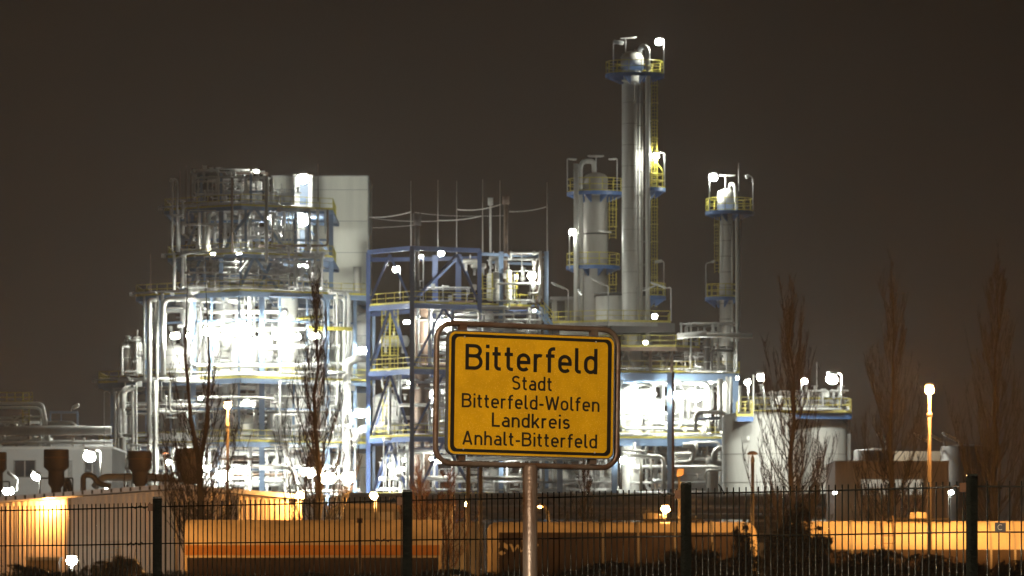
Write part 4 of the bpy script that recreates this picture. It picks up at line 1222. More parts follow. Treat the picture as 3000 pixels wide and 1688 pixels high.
for a in (('tan vessel behind railing in the middle of the blue tower', 1357, 556, 1100, 1275, .9, 'beige'), ('white upright vessel right of the blue tower', 1430, 552, 912, 1070, .55, 'white'),
          ('white vessel low in the blue tower, left bay', 1130, 560, 1150, 1275, 1.3, 'white'), ('wide white vessel low behind the sign frame', 1300, 560, 1160, 1275, 1.2, 'white'),
          ('pale tank at ground level below the sign, left of its post', 1440, 556, 1375, 1460, 1.3, 'white'), ('pale tank at ground level below the sign, right of its post', 1640, 556, 1370, 1460, 1.6, 'tank'),
          ('grey tank at ground level left of the right structure', 1760, 560, 1350, 1460, 1.4, 'clad')):
    vessel(*a, legs=False)
for px, y0, mm in ((1437, 800, 'beige'), (1452, 795, 'cladd'), (1490, 790, 'beige')):
    vessel({1437: 'cream slim vessel with yellow cage on the blue tower walkway, left', 1452: 'grey hooded vessel on the blue tower walkway', 1490: 'cream slim vessel with yellow cage on the blue tower walkway, right'}[px], px, 550, y0, 883, .36, mm, legs=False)
drum('white pipe-like drum between the front legs of the blue tower', 1110, 1200, 1000, 556, .55, 'clad')
for q, (x0, x1, y) in enumerate(((1355, 1400, 767), (1380, 1425, 780), (1432, 1460, 757))):
    drum('dim rounded duct hanging under the roof of the blue tower, number %s from the left' % ('one', 'two', 'three')[q], x0, x1, y, 551, .28, 'cladd')
caged_ladder(BT, 1428, 800, 882, 549, w=.9); caged_ladder(BT, 1500, 800, 882, 549, w=.9)
MB().bar(P(1560, 893, 551), P(1610, 960, 551), .5, .25).bar(P(1575, 893, 551), P(1625, 960, 551), .5, .25).build('stair', M['blue'], BT)
railing([P(1568, 890, 550.5), P(1622, 952, 550.5)], parent=BT, toe=False)
# stacks, masts and wires
def mast(label, px, y0, y1, D, r0, r1=None, m='brown', head=None, name='vent_stack', cat='chimney'):
    t = thing(name, label, cat, P(px, y1, D))
    MB().tube([P(px, y1, D), P(px, y0, D)], [r0, r1 or r0], 12).build('shaft', M[m], t)
    if head:
        hw, hy = head
        MB().tube([P(px, y0 + hy, D), P(px, y0, D)], hw, 14).build('head', M[m], t)
    return t
mast('dark vent stack with a wide head rising from the blue tower', 1222, 625, 890, 549, .24, head=(.40, 36), m='under')
mast('pale slim vent stack with a light head above the blue tower', 1437, 580, 740, 560, .11, head=(.26, 22), m='clad')
mast('brown vent stack with a ribbed head right of the pale slim stack', 1482, 575, 885, 552, .20, head=(.34, 24), m='brown')
for px, y0, nm in ((1204, 530, 'above the front corner of the blue tower'), (1283, 528, 'third of the row over the blue tower, left of centre'), (1338, 530, 'over the middle of the blue tower'), (1414, 526, 'left of the pale slim vent stack'),
                   (1465, 530, 'just left of the brown vent stack'), (1603, 535, 'at the right end of the blue tower'), (1600, 600, '')):
    if nm: mast('thin lightning mast ' + nm, px, y0, 745, 553, .06, .03, 'cladd', name='lightning_rod', cat='mast')
def wire(label, pts, r=.035, m='galv'):
    w = [P(*p) for p in pts]; t = thing('overhead_cable', label, 'cable', w[0], 'cables strung over the blue tower')
    o = []
    for i in range(13):
        t_ = i / 12; o.append(w[0] * (1 - t_) ** 2 + w[1] * 2 * t_ * (1 - t_) + w[2] * t_ * t_)
    MB().tube(o, r, 5).build('strand', M[m], t)
wire('pale cable from the beige building to the left mast', [(1080, 636, 556), (1140, 640, 556), (1203, 621, 553)], .05, 'white')
wire('faint cable sagging from the beige building below the pale one', [(1080, 636, 556), (1150, 652, 556), (1283, 648, 553)], .025)
wire('pale cable between the second and fourth masts', [(1283, 646, 553), (1350, 648, 553), (1410, 633, 553)], .05, 'white')
wire('pale cable rising to the brown vent stack', [(1340, 614, 553), (1400, 622, 553), (1468, 599, 553)], .05, 'white')
wire('pale cable from the brown vent stack to the right mast', [(1492, 620, 553), (1550, 622, 553), (1600, 606, 553)], .04, 'white')
wire('faint lower cable left of the dark vent stack', [(1080, 668, 556), (1140, 667, 556), (1215, 660, 553)], .022)
wire('faint cable crossing behind the pale vent stack', [(1215, 622, 553), (1300, 638, 553), (1480, 632, 553)], .02)
for a in (
 ('star bright lamp hanging in the upper left bay of the blue tower', 1160, 790, 551, .62, 330, (1172, 878), .5),
 ('small lamp beside the dark vent stack under the roof of the blue tower', 1233, 752, 549, .30, 330, (1240, 884), .24),
 ('lamp under the middle of the blue tower roof', 1292, 743, 548, .58, 250, None, .36),
 ('big lamp near the right end of the blue tower walkway', 1558, 808, 548, .80, 320, (1553, 885), .6),
 ('small lamp below the first walkway of the blue tower', 1192, 944, 549, .62, 200, None, .24),
 ('wide lamp just above the left top corner of the town sign', 1292, 946, 549, .95, 330, None, .36),
 ('second wide lamp right above the town sign corner', 1322, 938, 549, .6, 300, None, .22),
 ('small lamp under the stair right of the blue tower', 1565, 911, 550, .3, 90, None, .16),
 ('lamp left of the sign at the second walkway of the blue tower', 1262, 1160, 553, .9, 240, None, .7),
 ('small lamp on the lower bracing of the blue tower', 1197, 1122, 550, .22, 300, None, .2),
 ('row lamp under the sign, left', 1180, 1348, 552, .9, 120, None, .2),
 ('row lamp under the sign, second', 1262, 1345, 552, .6, 120, None, .2),
 ('bright lamp under the left bottom corner of the sign', 1288, 1350, 549, .55, 260, None, .4),
 ('slanted lamp below the sign left of its post', 1492, 1363, 549, .9, 60, None, .24),
 ('lamp at the lower left leg of the blue tower', 1145, 1366, 549, .5, 160, None, .3),
 ('pair of small lamps behind the lower bracing', 1180, 1374, 549, .35, 160, None, .3),
):
    floodlight(a[0], a[1], a[2], a[3], a[4], a[5], pole=a[6], h=a[7])
# vessel lamp cap
t = thing('vent_cowl', 'white vent cowl below the big lamp on the blue tower', 'vent', P(1562, 845, 549)); MB().lathe(XW(1562, 549), 549, [(.02, ZW(826, 549)), (.35, ZW(828, 549)), (.35, ZW(838, 549)), (.28, ZW(840, 549)), (.28, ZW(846, 549)), (.1, ZW(850, 549)), (.08, ZW(885, 549))], 16).build('cowl', M['white'], t)

# ================================================================== TALL COLUMNS
# 1: tallest
D = 552
tc_ = thing('distillation_column', 'tallest clad column with caged ladder and lamp lit top platform', 'column', (XW(1856, D), D, 0), 'tall columns')
x = XW(1852, D); r = 30 / S(D)
z0, z1 = 0, ZW(168, D)
prof = [(r, 0), (r, z1)] + [(r * math.cos(a), z1 + r * .6 * math.sin(a)) for a in (R(20), R(40), R(60), R(80))] + [(.01, z1 + r * .6)]
MB().lathe(x, D, prof, 32).build('shell', M['clad'], tc_)
for k in range(11):
    z = ZW(240 + k * 62, D); MB().lathe(x, D, [(r * 1.002, z - .03), (r * 1.02, z - .03), (r * 1.02, z + .03), (r * 1.002, z + .03)], 32).build('band', M['cladd'], tc_)
MB().lathe(x, D, [(r * 1.003, ZW(205, D)), (r * 1.12, ZW(205, D)), (r * 1.12, ZW(170, D)), (r * .9, ZW(158, D)), (.02, ZW(150, D))], 32).build('head', M['cladd'], tc_)
round_platform(tc_, x + .25, D, ZW(220, D), r * 1.15, 2.85, 1.25)
for px, rr, y0 in ((1898, .24, 150), (1880, .13, 240), (1870, .09, 250)):
    q = P(px, 860, D - .9 - (.3 if px > 1890 else 0))
    if px == 1898:
        MB().tube(elbow([P(px, 1000, D - 2.1), P(px, 140, D - 2.1), P(1880, 135, D - .8), P(1868, 158, D)], 1.0), rr, 14).build('riser_pipe', M['clad'], tc_)
    else:
        MB().tube([P(px, 1000, D - 1.25), P(px, y0, D - 1.25)], rr, 10).build('riser_pipe', M['cladd'], tc_)
for k in range(9): MB().bar(P(1865, 300 + k * 68, D - 1.2), P(1905, 300 + k * 68, D - 2.0), .06).build('pipe_bracket', M['grey'], tc_)
MB().tube(elbow([P(1822, 236, D - 1), P(1860, 243, D - 1.2), P(1860, 300, D - 1.2)], .3), .07, 8).build('riser_pipe', M['clad'], tc_)
caged_ladder(tc_, 1917, 236, 545, D - .5, w=.5)
caged_ladder(tc_, 1917, 560, 900, D - .5, w=.5)
pl = round_platform(tc_, XW(1893, D), D - 1.0, ZW(556, D), .9, 1.85, 1.4, a0=R(-80), a1=R(80), brackets=4)
pl = round_platform(tc_, XW(1893, D), D - 1.0, ZW(872, D), .9, 1.9, 1.3, a0=R(-80), a1=R(80), brackets=4)
MB().tube(elbow([P(1918, 505, D - 1), P(1918, 470, D - 1), P(1942, 500, D - 1), P(1942, 530, D - 1)], .3), .05, 6).build('handrail', M['yellow'], tc_)
for px, y in ((1842, 155), (1862, 145)): MB().tube([P(px, 175, D - .4), P(px, y, D - .4)], .13, 8).build('nozzle', M['galv'], tc_)
floodlight('topmost lamp of all, on the tallest column', 1930, 124, D - 1.2, .66, 520, pole=(1945, 215), h=.6)
floodlight('lamp halfway up the tallest column above its small side platform', 1922, 457, D - 1.6, .6, 380, pole=(1947, 545), h=.5)
deadlamp('unlit white lamp at the left of the top platform of the tallest column', 1798, 121, 1828, 126, D - .6, pole=(1797, 124, 215), r=.17)
deadlamp('T shaped lifting beam with white bar above the tallest column', 1817, 113, 1866, 109, D - .3, pole=(1833, 112, 215), r=.06)
deadlamp('unlit lamp on a pole right of the tallest column near its lowest platform', 1916, 768, 1940, 764, D - 1, pole=(1945, 770, 865), r=.12)
# 2: middle column
D = 560
t2 = thing('distillation_column', 'stout grey column with two blue platforms left of the tallest column', 'column', (XW(1745, D), D, 0), 'tall columns')
x = XW(1745, D); r = 36 / S(D)
z1 = ZW(525, D)
MB().lathe(x, D, [(r, 0), (r, z1)] + [(r * math.cos(R(a)), z1 + r * .55 * math.sin(R(a))) for a in (15, 30, 45, 60, 75)] + [(.01, z1 + r * .55)], 32).build('shell', M['cladd'], t2)
MB().lathe(x, D, [(r * 1.003, ZW(565, D)), (r * 1.05, ZW(565, D)), (r * 1.05, ZW(575, D)), (r * 1.003, ZW(575, D))], 32).build('band', M['galv'], t2)
MB().lathe(x, D, [(r * 1.003, ZW(684, D)), (r * 1.05, ZW(684, D)), (r * 1.05, ZW(688, D)), (r * 1.003, ZW(688, D))], 32).build('band', M['dark'], t2)
round_platform(t2, x, D, ZW(566, D), r, 2.85, 1.35); round_platform(t2, x - .25, D, ZW(782, D), r, 2.65, 1.3)
MB().tube(elbow([P(1688, 1000, D - 2.4), P(1688, 480, D - 2.4)], 1), .24, 12).build('riser_pipe', M['clad'], t2)
MB().tube(elbow([P(1703, 1000, D - 2.0), P(1700, 473, D - 1.6), P(1740, 473, D), P(1741, 505, D)], 1.0), .24, 14).build('riser_pipe', M['clad'], t2)
caged_ladder(t2, 1795, 578, 700, D - .6, w=.65); caged_ladder(t2, 1795, 800, 870, D - .6, w=.65)
floodlight('star bright lamp on the left side of the stout grey column', 1676, 680, D - 2.6, .56, 400, pole=(1668, 790), h=.5)
deadlamp('unlit lamp left above the top platform of the stout grey column', 1665, 465, 1690, 467, D - 2, pole=(1662, 467, 560), r=.09)
deadlamp('unlit lamp right above the top platform of the stout grey column', 1782, 466, 1806, 465, D - 2, pole=(1808, 468, 560), r=.09)
deadlamp('T shaped lifting beam above the stout grey column', 1721, 457, 1770, 457, D - .5, pole=(1746, 458, 565), r=.09)
deadlamp('small white side lamp at mid height of the stout grey column', 1753, 675, 1792, 681, D - 2, r=.08)
# 3: right column
D = 552
t3 = thing('distillation_column', 'slim column with rounded head and lamp, rightmost of the three columns', 'column', (XW(2136, D), D, 0), 'tall columns')
x = XW(2128, D); r = 20 / S(D)
MB().lathe(x, D, [(r, 0), (r, ZW(620, D)), (r * 1.35, ZW(612, D)), (r * 1.35, ZW(575, D)), (r * 1.2, ZW(562, D)), (r * .7, ZW(555, D)), (.01, ZW(552, D))], 28).build('shell', M['clad'], t3)
MB().tube(elbow([P(2138, 558, D), P(2138, 540, D), P(2152, 540, D - .8), P(2158, 600, D - 1), P(2160, 1000, D - 1)], .5), .17, 12).build('riser_pipe', M['clad'], t3)
MB().tube([P(2145, 1000, D - 1), P(2145, 640, D - 1)], .08, 8).build('riser_pipe', M['clad'], t3)
MB().tube(elbow([P(2165, 960, D - .8), P(2168, 640, D - .8)], .3), .11, 8).build('riser_pipe', M['cladd'], t3)
for k in range(7):
    z = ZW(660 + k * 46, D); MB().lathe(x, D, [(r * 1.003, z - .05), (r * 1.06, z - .05), (r * 1.06, z + .05), (r * 1.003, z + .05)], 28).build('band', M['cladd'], t3)
round_platform(t3, x + .3, D, ZW(622, D), r, 2.35, 1.3); round_platform(t3, XW(2114, D), D, ZW(873, D), r, 1.62, 1.3)
caged_ladder(t3, 2100, 636, 800, D - .6, w=.42)
MB().tube([P(2107, 578, D), P(2107, 560, D)], .11, 8).build('nozzle', M['white'], t3)
floodlight('star bright lamp at the top of the slim right column', 2090, 520, D - 1.2, .76, 440, pole=(2078, 620), h=.6)
deadlamp('T shaped lifting beam above the slim right column', 2105, 514, 2155, 514, D, pole=(2125, 515, 560), r=.06)
deadlamp('unlit white lamp right of the head of the slim right column', 2184, 519, 2194, 513, D - 1, pole=(2206, 522, 615), r=.15)
deadlamp('unlit lamp above the lower platform of the slim right column', 2084, 768, 2094, 764, D - 1, pole=(2068, 772, 870), r=.10)
mast('thin lightning mast beside the slim right column', 2164, 478, 560, D, .04, .02, 'cladd', name='lightning_rod', cat='mast')

# ================================================================== RIGHT STRUCTURE
RS = thing('process_structure', 'grey blue process structure with pipes under the tall columns, right of the sign', 'plant structure', (XW(1900, 548), 548, 0))
for y, b2, m_ in ((1090, 2166, 'blue'), (1283, 2182, 'blue')):
    deck(RS, y, 548, [(1610, 548), (b2, 551)], 16, m_, beam=.65, Dref=548)
    MB().tube([P(1610, y - 12, 547.4), P(b2, y - 10, 550.3)], .07, 8).build('service_pipe', M['galv'], RS)
for px in (1640, 1800, 1963, 2155):
    post(px, 1092, GY, .55, dd=.3, m='blue', par=RS, D=548 + (3 if px > 2000 else 0)); post(px, 1092, GY, .45, dd=15, m='blue', par=RS, D=548)
for q in ((2146, 1180, 2128, 1104), ): brace(*q, w=.25, m='white', par=RS, D=549)
deck(RS, 945, 552, [(1600, 552), (1780, 548), (1965, 550)], 12, 'grey', Dref=550, beam=.3)
deck(RS, 1016, 546, [(1700, 547), (1980, 546), (2050, 549)], 14, 'brown', Dref=546, beam=.3, railm='yellow')
MB().box(XW(1595, 556), XW(1975, 556), 556, 566, ZW(1016, 556), ZW(948, 556)).build('upper_housing', M['wall2'], RS)
for q in range(11): MB().box(XW(1600 + q * 18, 556), XW(1601.5 + q * 18, 556), 555.9, 555.98, ZW(1012, 556), ZW(950, 556)).build('cladding_rib', M['dark'], RS)
for px in (1812, 1905, 1968, 2070): MB().bar(P(px, 1090, 549), P(px, 1018, 549), .3).build('column', M['brown'], RS)
for q in ((1840, 1022, 1815, 1060), (1925, 1022, 1950, 1060), (1975, 1022, 1945, 1085), (1830, 1022, 1860, 1085)): brace(*q, w=.12, m='grey', par=RS, D=548)
# round drum building on top
rd = thing('round_tank', 'squat round tank with dark rim under the tallest column', 'tank', P(1820, 940, 556))
xx, D = XW(1823, 556), 556
MB().lathe(xx, D, [(78 / S(D), ZW(945, D)), (78 / S(D), ZW(868, D)), (80 / S(D), ZW(868, D)), (80 / S(D), ZW(862, D)), (.02, ZW(858, D))], 40).build('shell', M['tank'], rd)
MB().lathe(xx, D, [(80.5 / S(D), ZW(870, D)), (82 / S(D), ZW(870, D)), (82 / S(D), ZW(860, D)), (80.5 / S(D), ZW(860, D))], 40).build('rim', M['dark'], rd)
rk = thing('equipment_cabin', 'dark cabin with a round horizontal fan housing beneath the upper railing', 'cabin', P(1880, 975, 547))
MB().box(XW(1790, 549), XW(1978, 549), 549.5, 554, ZW(975, 549), ZW(946, 549)).build('cabin_wall', M['dark'], rk)
MB().box(XW(1640, 551), XW(1785, 551), 551, 554, ZW(1010, 551), ZW(948, 551)).build('side_panel', M['beige'], rk)
ct = thing('control_cabin', 'small grey flat roofed cabin left of the stout grey column', 'cabin', P(1680, 940, 566))
MB().box(XW(1618, 566), XW(1745, 566), 566, 572, ZW(950, 566), ZW(878, 566)).build('wall', M['cladd'], ct)
MB().box(XW(1612, 566), XW(1750, 566), 565.6, 572.4, ZW(878, 566) + .004, ZW(870, 566)).build('roof', M['grey'], ct)
MB().box(XW(1632, 566), XW(1655, 566), 565.93, 565.98, ZW(938, 566), ZW(882, 566)).build('door', M['dark'], ct)
drum('big white rounded drum lit from above under the right railing', 1838, 1968, 1048, 555, 1.25, 'white')
pipe_thing('long horizontal pipe sticking out right beneath the slim column', [(1985, 982, 546), (2205, 984, 546)], .22, 'clad', name='process_pipe', group='single large pipes')
pipe_thing('pale lit pipe stub left of the slim column base', [(1984, 986, 545), (2070, 977, 545)], .28, 'white', name='process_pipe', group='single large pipes')
vessel('dark vertical duct at the right end under the long pipe', 2072, 548, 990, 1088, .35, 'dark', legs=False)
vessel('beige square based column foot behind the dark duct', 2100, 556, 990, 1088, 1.4, 'beige', legs=False)
clutter(RS, 1820, 2150, 549, 558, 1020, 1088, 40, 31, (.05, .18), ('cladd', 'dark', 'grey'), single=.3)
clutter(RS, 1990, 2160, 547, 552, 950, 1088, 30, 32, (.04, .12), ('cladd', 'grey', 'dark'), single=.2)
clutter(RS, 1620, 2140, 550, 562, 1105, 1280, 90, 33, (.06, .22), ('clad', 'white', 'galv'), single=.12)
clutter(RS, 1820, 2140, 549, 560, 1300, 1450, 60, 34, (.06, .22), ('clad', 'cladd', 'grey'), single=.15)
for pts, r, mm in (
    ([(2038, 1262, 546), (2038, 1208, 546), (2128, 1208, 546), (2128, 1262, 546)], .20, 'clad'),
    ([(2000, 1305, 546), (2032, 1305, 546), (2032, 1355, 546), (1975, 1357, 546)], .24, 'clad'),
    ([(2130, 1310, 546), (2092, 1320, 546), (2092, 1355, 546), (2110, 1358, 546), (2195, 1362, 546), (2198, 1410, 546), (2180, 1440, 546)], .30, 'clad'),
    ([(2065, 1400, 546), (2070, 1378, 546), (2165, 1376, 546)], .12, 'clad'),
    ([(1878, 1440, 546), (1878, 1345, 546)], .17, 'beige'),
    ([(1910, 1440, 546), (1908, 1400, 546), (1906, 1345, 546)], .1, 'clad'),
    ([(1944, 1440, 547), (1944, 1338, 547), (1845, 1336, 547)], .2, 'clad'),
    ([(1820, 1320, 547), (1890, 1322, 547)], .12, 'clad'),
    ([(2140, 1262, 547), (2140, 1104, 547)], .12, 'white'),
    ([(2110, 1262, 549), (2110, 1110, 549)], .28, 'clad'),
    ([(2085, 1085, 547), (2085, 1026, 547), (2150, 1028, 547)], .13, 'dark'),
    ([(2152, 1440, 549), (2168, 1200, 549), (2168, 1130, 549)], .16, 'clad'),
    ([(1810, 1112, 551), (1940, 1108, 551)], .42, 'blue'),
    ([(1820, 1138, 550), (1900, 1126, 550), (1920, 1160, 550)], .28, 'clad'),
    ([(2110, 1225, 546), (2040, 1228, 546)], .16, 'blue'),
): pipe(RS, pts, r, mm)
for a in (('white reactor in the glare of the right structure, left', 1850, 558, 1150, 1275, 1.4, 'white'), ('white reactor in the glare of the right structure, middle', 1915, 556, 1165, 1275, 1.0, 'white'),
          ('wide white vessel in the glare right of the middle post', 2020, 560, 1120, 1275, 2.0, 'white'), ('broad grey round tank at ground level in the right structure', 2050, 556, 1350, 1455, 2.4, 'clad'),
          ('rusty ground level vessel left in the right structure', 1862, 555, 1350, 1455, 1.2, 'brown'), ('white upright vessel hidden behind the sign on the second deck', 1720, 558, 1130, 1275, 1.4, 'white'),
          ('pale rounded vessel at the right end of the lower deck', 2128, 551, 1230, 1278, .6, 'beige')):
    vessel(*a, legs=False)
for a in (
 ('lamp with star glow on the upper railing of the right structure', 1918, 928, 541, .52, 260, None, .44),
 ('small lamp under the upper housing of the right structure', 1891, 1004, 543, .45, 130, None, .22),
 ('big glaring lamp left of the middle post in the right structure', 1885, 1165, 549, 1.6, 220, None, 1.0),
 ('glaring lamp right of the middle post in the right structure', 1988, 1160, 548, 1.0, 300, None, .7),
 ('second glaring lamp in the right structure', 2038, 1160, 551, 1.4, 220, None, .8),
 ('glaring lamp beside the sign edge in the right structure', 1835, 1180, 552, 1.3, 180, None, .9),
 ('lamp behind the right edge of the sign on the second deck', 1740, 1165, 552, 1.2, 260, None, .6),
 ('small pair lamp under the upper deck of the right structure', 1860, 1137, 549, .55, 160, None, .3),
 ('bright lamp below the right bottom corner of the sign', 1828, 1350, 548, .72, 330, (1818, 1430), .55),
 ('white lamp low at the right end of the right structure', 2182, 1392, 547, .35, 120, None, .9),
 ('lamp on the right post of the right structure', 2160, 1108, 546, .3, 120, None, .5),
):
    floodlight(a[0], a[1], a[2], a[3], a[4], a[5], pole=a[6], h=a[7])
deadlamp('unlit tube lamp tilted on a pole left of the stout column, leftmost', 1615, 828, 1656, 846, 549, pole=(1665, 850, 940), r=.09)
deadlamp('short lit tube lamp tilted below the stout column', 1693, 848, 1705, 862, 549, pole=(1697, 864, 945), r=.12, lit=4)
deadlamp('unlit tube lamp tilted in front of the stout column', 1732, 815, 1774, 836, 548, pole=(1782, 838, 945), r=.08)
deadlamp('unlit tube lamp tilted right of the tallest column over the railing', 1904, 827, 1952, 844, 546, pole=(1966, 842, 940), r=.08)
deadlamp('unlit tube lamp lying low beside the tallest column', 1884, 852, 1925, 834, 546, r=.06)
# slender brown mast in front
mast('thin brown pole in front of the right structure beside its middle post', 1972, 1090, 1500, 300, .07, .06, 'brown', name='lamp_mast', cat='mast')

# ================================================================== STORAGE TANKS
for lab, px, D, r, ytop, dome in (('white storage tank hidden behind the bare poplar', 2225, 440, 2.9, 1225, 20), ('domed white storage tank beside the tan box building', 2400, 446, 2.15, 1250, 34), ('white storage tank between the two others', 2318, 452, 2.4, 1240, 20)):
    t = thing('storage_tank', lab, 'tank', (XW(px, D), D, 0), 'white storage tanks')
    x = XW(px, D); z1 = ZW(ytop, D); dm = dome / S(D)
    MB().lathe(x, D, [(r, 0), (r, z1)] + [(r * math.cos(R(a)), z1 + dm * math.sin(R(a))) for a in (15, 30, 45, 60, 75)] + [(.01, z1 + dm)], 40).build('shell', M['tank'], t)
    for y in (1332, 1415): MB().lathe(x, D, [(r * 1.002, ZW(y + 1, D)), (r * 1.012, ZW(y + 1, D)), (r * 1.012, ZW(y - 1, D)), (r * 1.002, ZW(y - 1, D))], 40).build('seam_band', M['cladd'], t)
t = bpy.data.objects.get('storage_tank')
t = [o for o in bpy.data.objects if o.name.startswith('storage_tank')][1]
mb = MB()
for s2 in (2446, 2453): mb.bar(P(s2, 1262, 444.1), P(s2, 1560, 444.1), .05)
for k in range(36): mb.bar(P(2446, 1265 + k * 8, 444.1), P(2453, 1265 + k * 8, 444.1), .035)
mb.build('ladder', M['galv'], t)
MB().tube(elbow([P(2372, 1245, 443.7), P(2372, 1350, 443.7), P(2352, 1360, 443.7), P(2352, 1560, 443.7)], .4), .10, 8).build('fill_pipe', M['clad'], t)
MB().box(XW(2188, 437), XW(2196, 437), 436.7, 436.8, ZW(1290, 437), ZW(1278, 437)).build('sign_plate', M['white'], [o for o in bpy.data.objects if o.name.startswith('storage_tank')][0])
TD = thing('tank_deck', 'blue deck with crowded yellow railings and pipes above the storage tanks', 'platform', P(2330, 1205, 440))
deck(TD, 1205, 436, [(2205, 439), (2494, 441)], 9, 'platblue', beam=.35, Dref=436, step=1.0)
deck(TD, 1222, 436, [(2160, 434), (2206, 434)], 6, 'platblue', beam=.3, Dref=436, step=.7)
zz = ZW(1205, 437)
railing([(XW(2210, 440), 440, zz), (XW(2490, 440), 440, zz)], parent=TD, step=.8); railing([(XW(2170, 443), 443, zz), (XW(2400, 443), 443, zz)], h=1.3, parent=TD, step=.7)
clutter(TD, 2215, 2480, 437, 446, 1150, 1203, 90, 41, (.03, .09), ('galv', 'clad', 'white'), single=.12)
for px in (2476, 2487): MB().bar(P(px, 1210, 447), P(px, 1450, 447), .25).build('column', M['grey'], TD)
for y in (1267, 1290): MB().bar(P(2462, y, 447), P(2487, y, 447), .25).build('strut', M['grey'], TD)
for px in (2180, 2466, 2300): MB().bar(P(px, 1212, 446), P(px, 1450, 446), .2).build('column', M['grey'], TD)
for a in (
 ('leftmost small lamp of the group above the storage tanks', 2190, 1121, 425, .42, 1000, (2192, 1200), .34),
 ('star bright lamp above the left storage tank', 2228, 1106, 425, .56, 1050, (2238, 1200), .5),
 ('lamp above the storage tanks right of the bare poplar', 2356, 1118, 425, .44, 1050, (2348, 1200), .26),
 ('large tilted lamp above the domed storage tank', 2437, 1111, 425, .85, 900, (2466, 1195), .5),
): floodlight(a[0], a[1], a[2], a[3], a[4], a[5], pole=a[6], h=a[7], tilt=14 if a[1] > 2400 else 0)
mast('white pole with rounded top right of the right structure', 2207, 1098, 1225, 436, .07, .07, 'white', name='lamp_mast', cat='mast')
mast('thin twin rod above the domed storage tank', 2393, 1060, 1155, 440, .04, .02, 'galv', name='lightning_rod', cat='mast')

# ================================================================== BOX BUILDING right and far tanks
bb = thing('box_building', 'tan corrugated box building with a wide window band behind the right wagon', 'building', (XW(2613, 300), 300, 0))
D = 300
corrugated(2447, 2780, D, 1353, 1353, parent=bb, m='wall2')
MB().box(XW(2447, D), XW(2780, D), D + .02, D + 9, 0.0, ZW(1353.5, D)).build('rear_wall', M['wall2'], bb)
MB().box(XW(2445, D), XW(2782, D), D - .1, D + 9.1, ZW(1353, D) + .004, ZW(1350, D)).build('roof_edge', M['grey'], bb)
for a, b2 in ((2520, 2606), (2620, 2705)):
    o = MB().box(XW(a, D), XW(b2, D), D - .08, D - .045, ZW(1450, D), ZW(1404, D)).build('window', emit('glowing_window_pane', (.75, .80, .68), .32), bb)  # glow put into the pane for the lit tank seen there
    mb = MB()
    for q in (a, b2): mb.box(XW(q, D) - .04, XW(q, D) + .04, D - .13, D - .085, ZW(1451, D), ZW(1403, D))
    for y in (1450.5, 1430, 1404): mb.box(XW(a, D) + .041, XW(b2, D) - .041, D - .128, D - .087, ZW(y, D) - .02, ZW(y, D) + .02)
    mb.build('frame', M['grey'], o)
    rnd = random.Random(a); mb = MB()
    for k in range(16):
        xx = XW(rnd.uniform(a + 3, b2 - 3), D); hh = rnd.uniform(.15, .5)
        mb.box(xx - .05, xx + .05, D - .10, D - .082, ZW(1449, D), ZW(1449, D) + hh)
    mb.build('window_contents', M['grey'], o)
for lab, px, D, r, y in (('pale round tank partly hidden behind the tan box building', 2560, 420, 1.5, 1322), ('grey round tank behind the right end of the tan box building', 2830, 420, 1.9, 1310)):
    t = thing('round_tank', lab, 'tank', (XW(px, D), D, 0), 'dim round tanks at right')
    MB().lathe(XW(px, D), D, [(r, 0), (r, ZW(y, D)), (r * .95, ZW(y, D) + .05), (.02, ZW(y, D) + .25)], 40).build('shell', M['vent'], t)
t = thing('long_low_building', 'dark low hall between the two dim round tanks', 'building', (XW(2700, 430), 430, 0)); MB().box(XW(2600, 430), XW(2762, 430), 430, 440, 0, ZW(1322, 430)).build('wall', M['wall2'], t)
for q, (a, lab) in enumerate((((2675, 1270, 2722, 1294), 'left of the orange lamp pole'), ((2718, 1269, 2762, 1292), 'crossing the orange lamp pole'), ((2760, 1268, 2806, 1292), 'rightmost of three'), ((2570, 1270, 2592, 1288), 'behind the dim poplar'))):
    deadlamp('unlit slanted tube lamp against the sky, ' + lab, *a, 420, pole=(a[2] + 3, a[3] + 2, a[3] + 60), r=.10)

# ================================================================== GROUND LEVEL RACKS AND SHEDS (mid distance)
rk = thing('pipe_rack', 'long low pipe rack with broad pipes behind the wagons', 'pipe rack', (XW(1900, 380), 380, 0))
for y, r, mm, d_ in ((1466, .34, 'cladd', 380), (1482, .24, 'clad', 381), (1496, .22, 'wall', 379), (1506, .18, 'clad', 382), (1452, .14, 'clad', 383), (1514, .2, 'cladd', 378)):
    pipe(rk, [(1000, y - 2, d_), (2475, y, d_)], r, mm, n=12)
for k in range(12):
    px = 1010 + k * 130
    MB().bar(P(px, 1448, 381), P(px, 1780, 381), .25).build('column', M['grey'], rk)
    MB().bar(P(px, 1475, 379), P(px, 1475, 384), .2).build('beam', M['grey'], rk)
pipe(rk, [(1560, 1452, 376), (1600, 1450, 376), (1628, 1480, 376), (1640, 1500, 376), (1800, 1503, 376), (2200, 1490, 376)], .12, 'wall')
sh = thing('flat_shed', 'pale flat roofed shed under the orange lamp left of the sign', 'shed', (XW(1130, 262), 262, 0))
MB().box(XW(1000, 262), XW(1325, 262), 262, 268, 0, ZW(1492, 262)).build('wall', M['conc'], sh)
MB().box(XW(990, 262), XW(1332, 262), 261.4, 268.5, ZW(1492, 262) + .004, ZW(1476, 262)).build('roof', M['wall'], sh)
for px in (1130, 1185, 1250, 1300):
    MB().box(XW(px, 262) - .35, XW(px, 262) + .35, 261.9, 261.97, ZW(1600, 262), ZW(1500, 262)).build('panel', M['blue' if px == 1185 else 'flash'], sh)
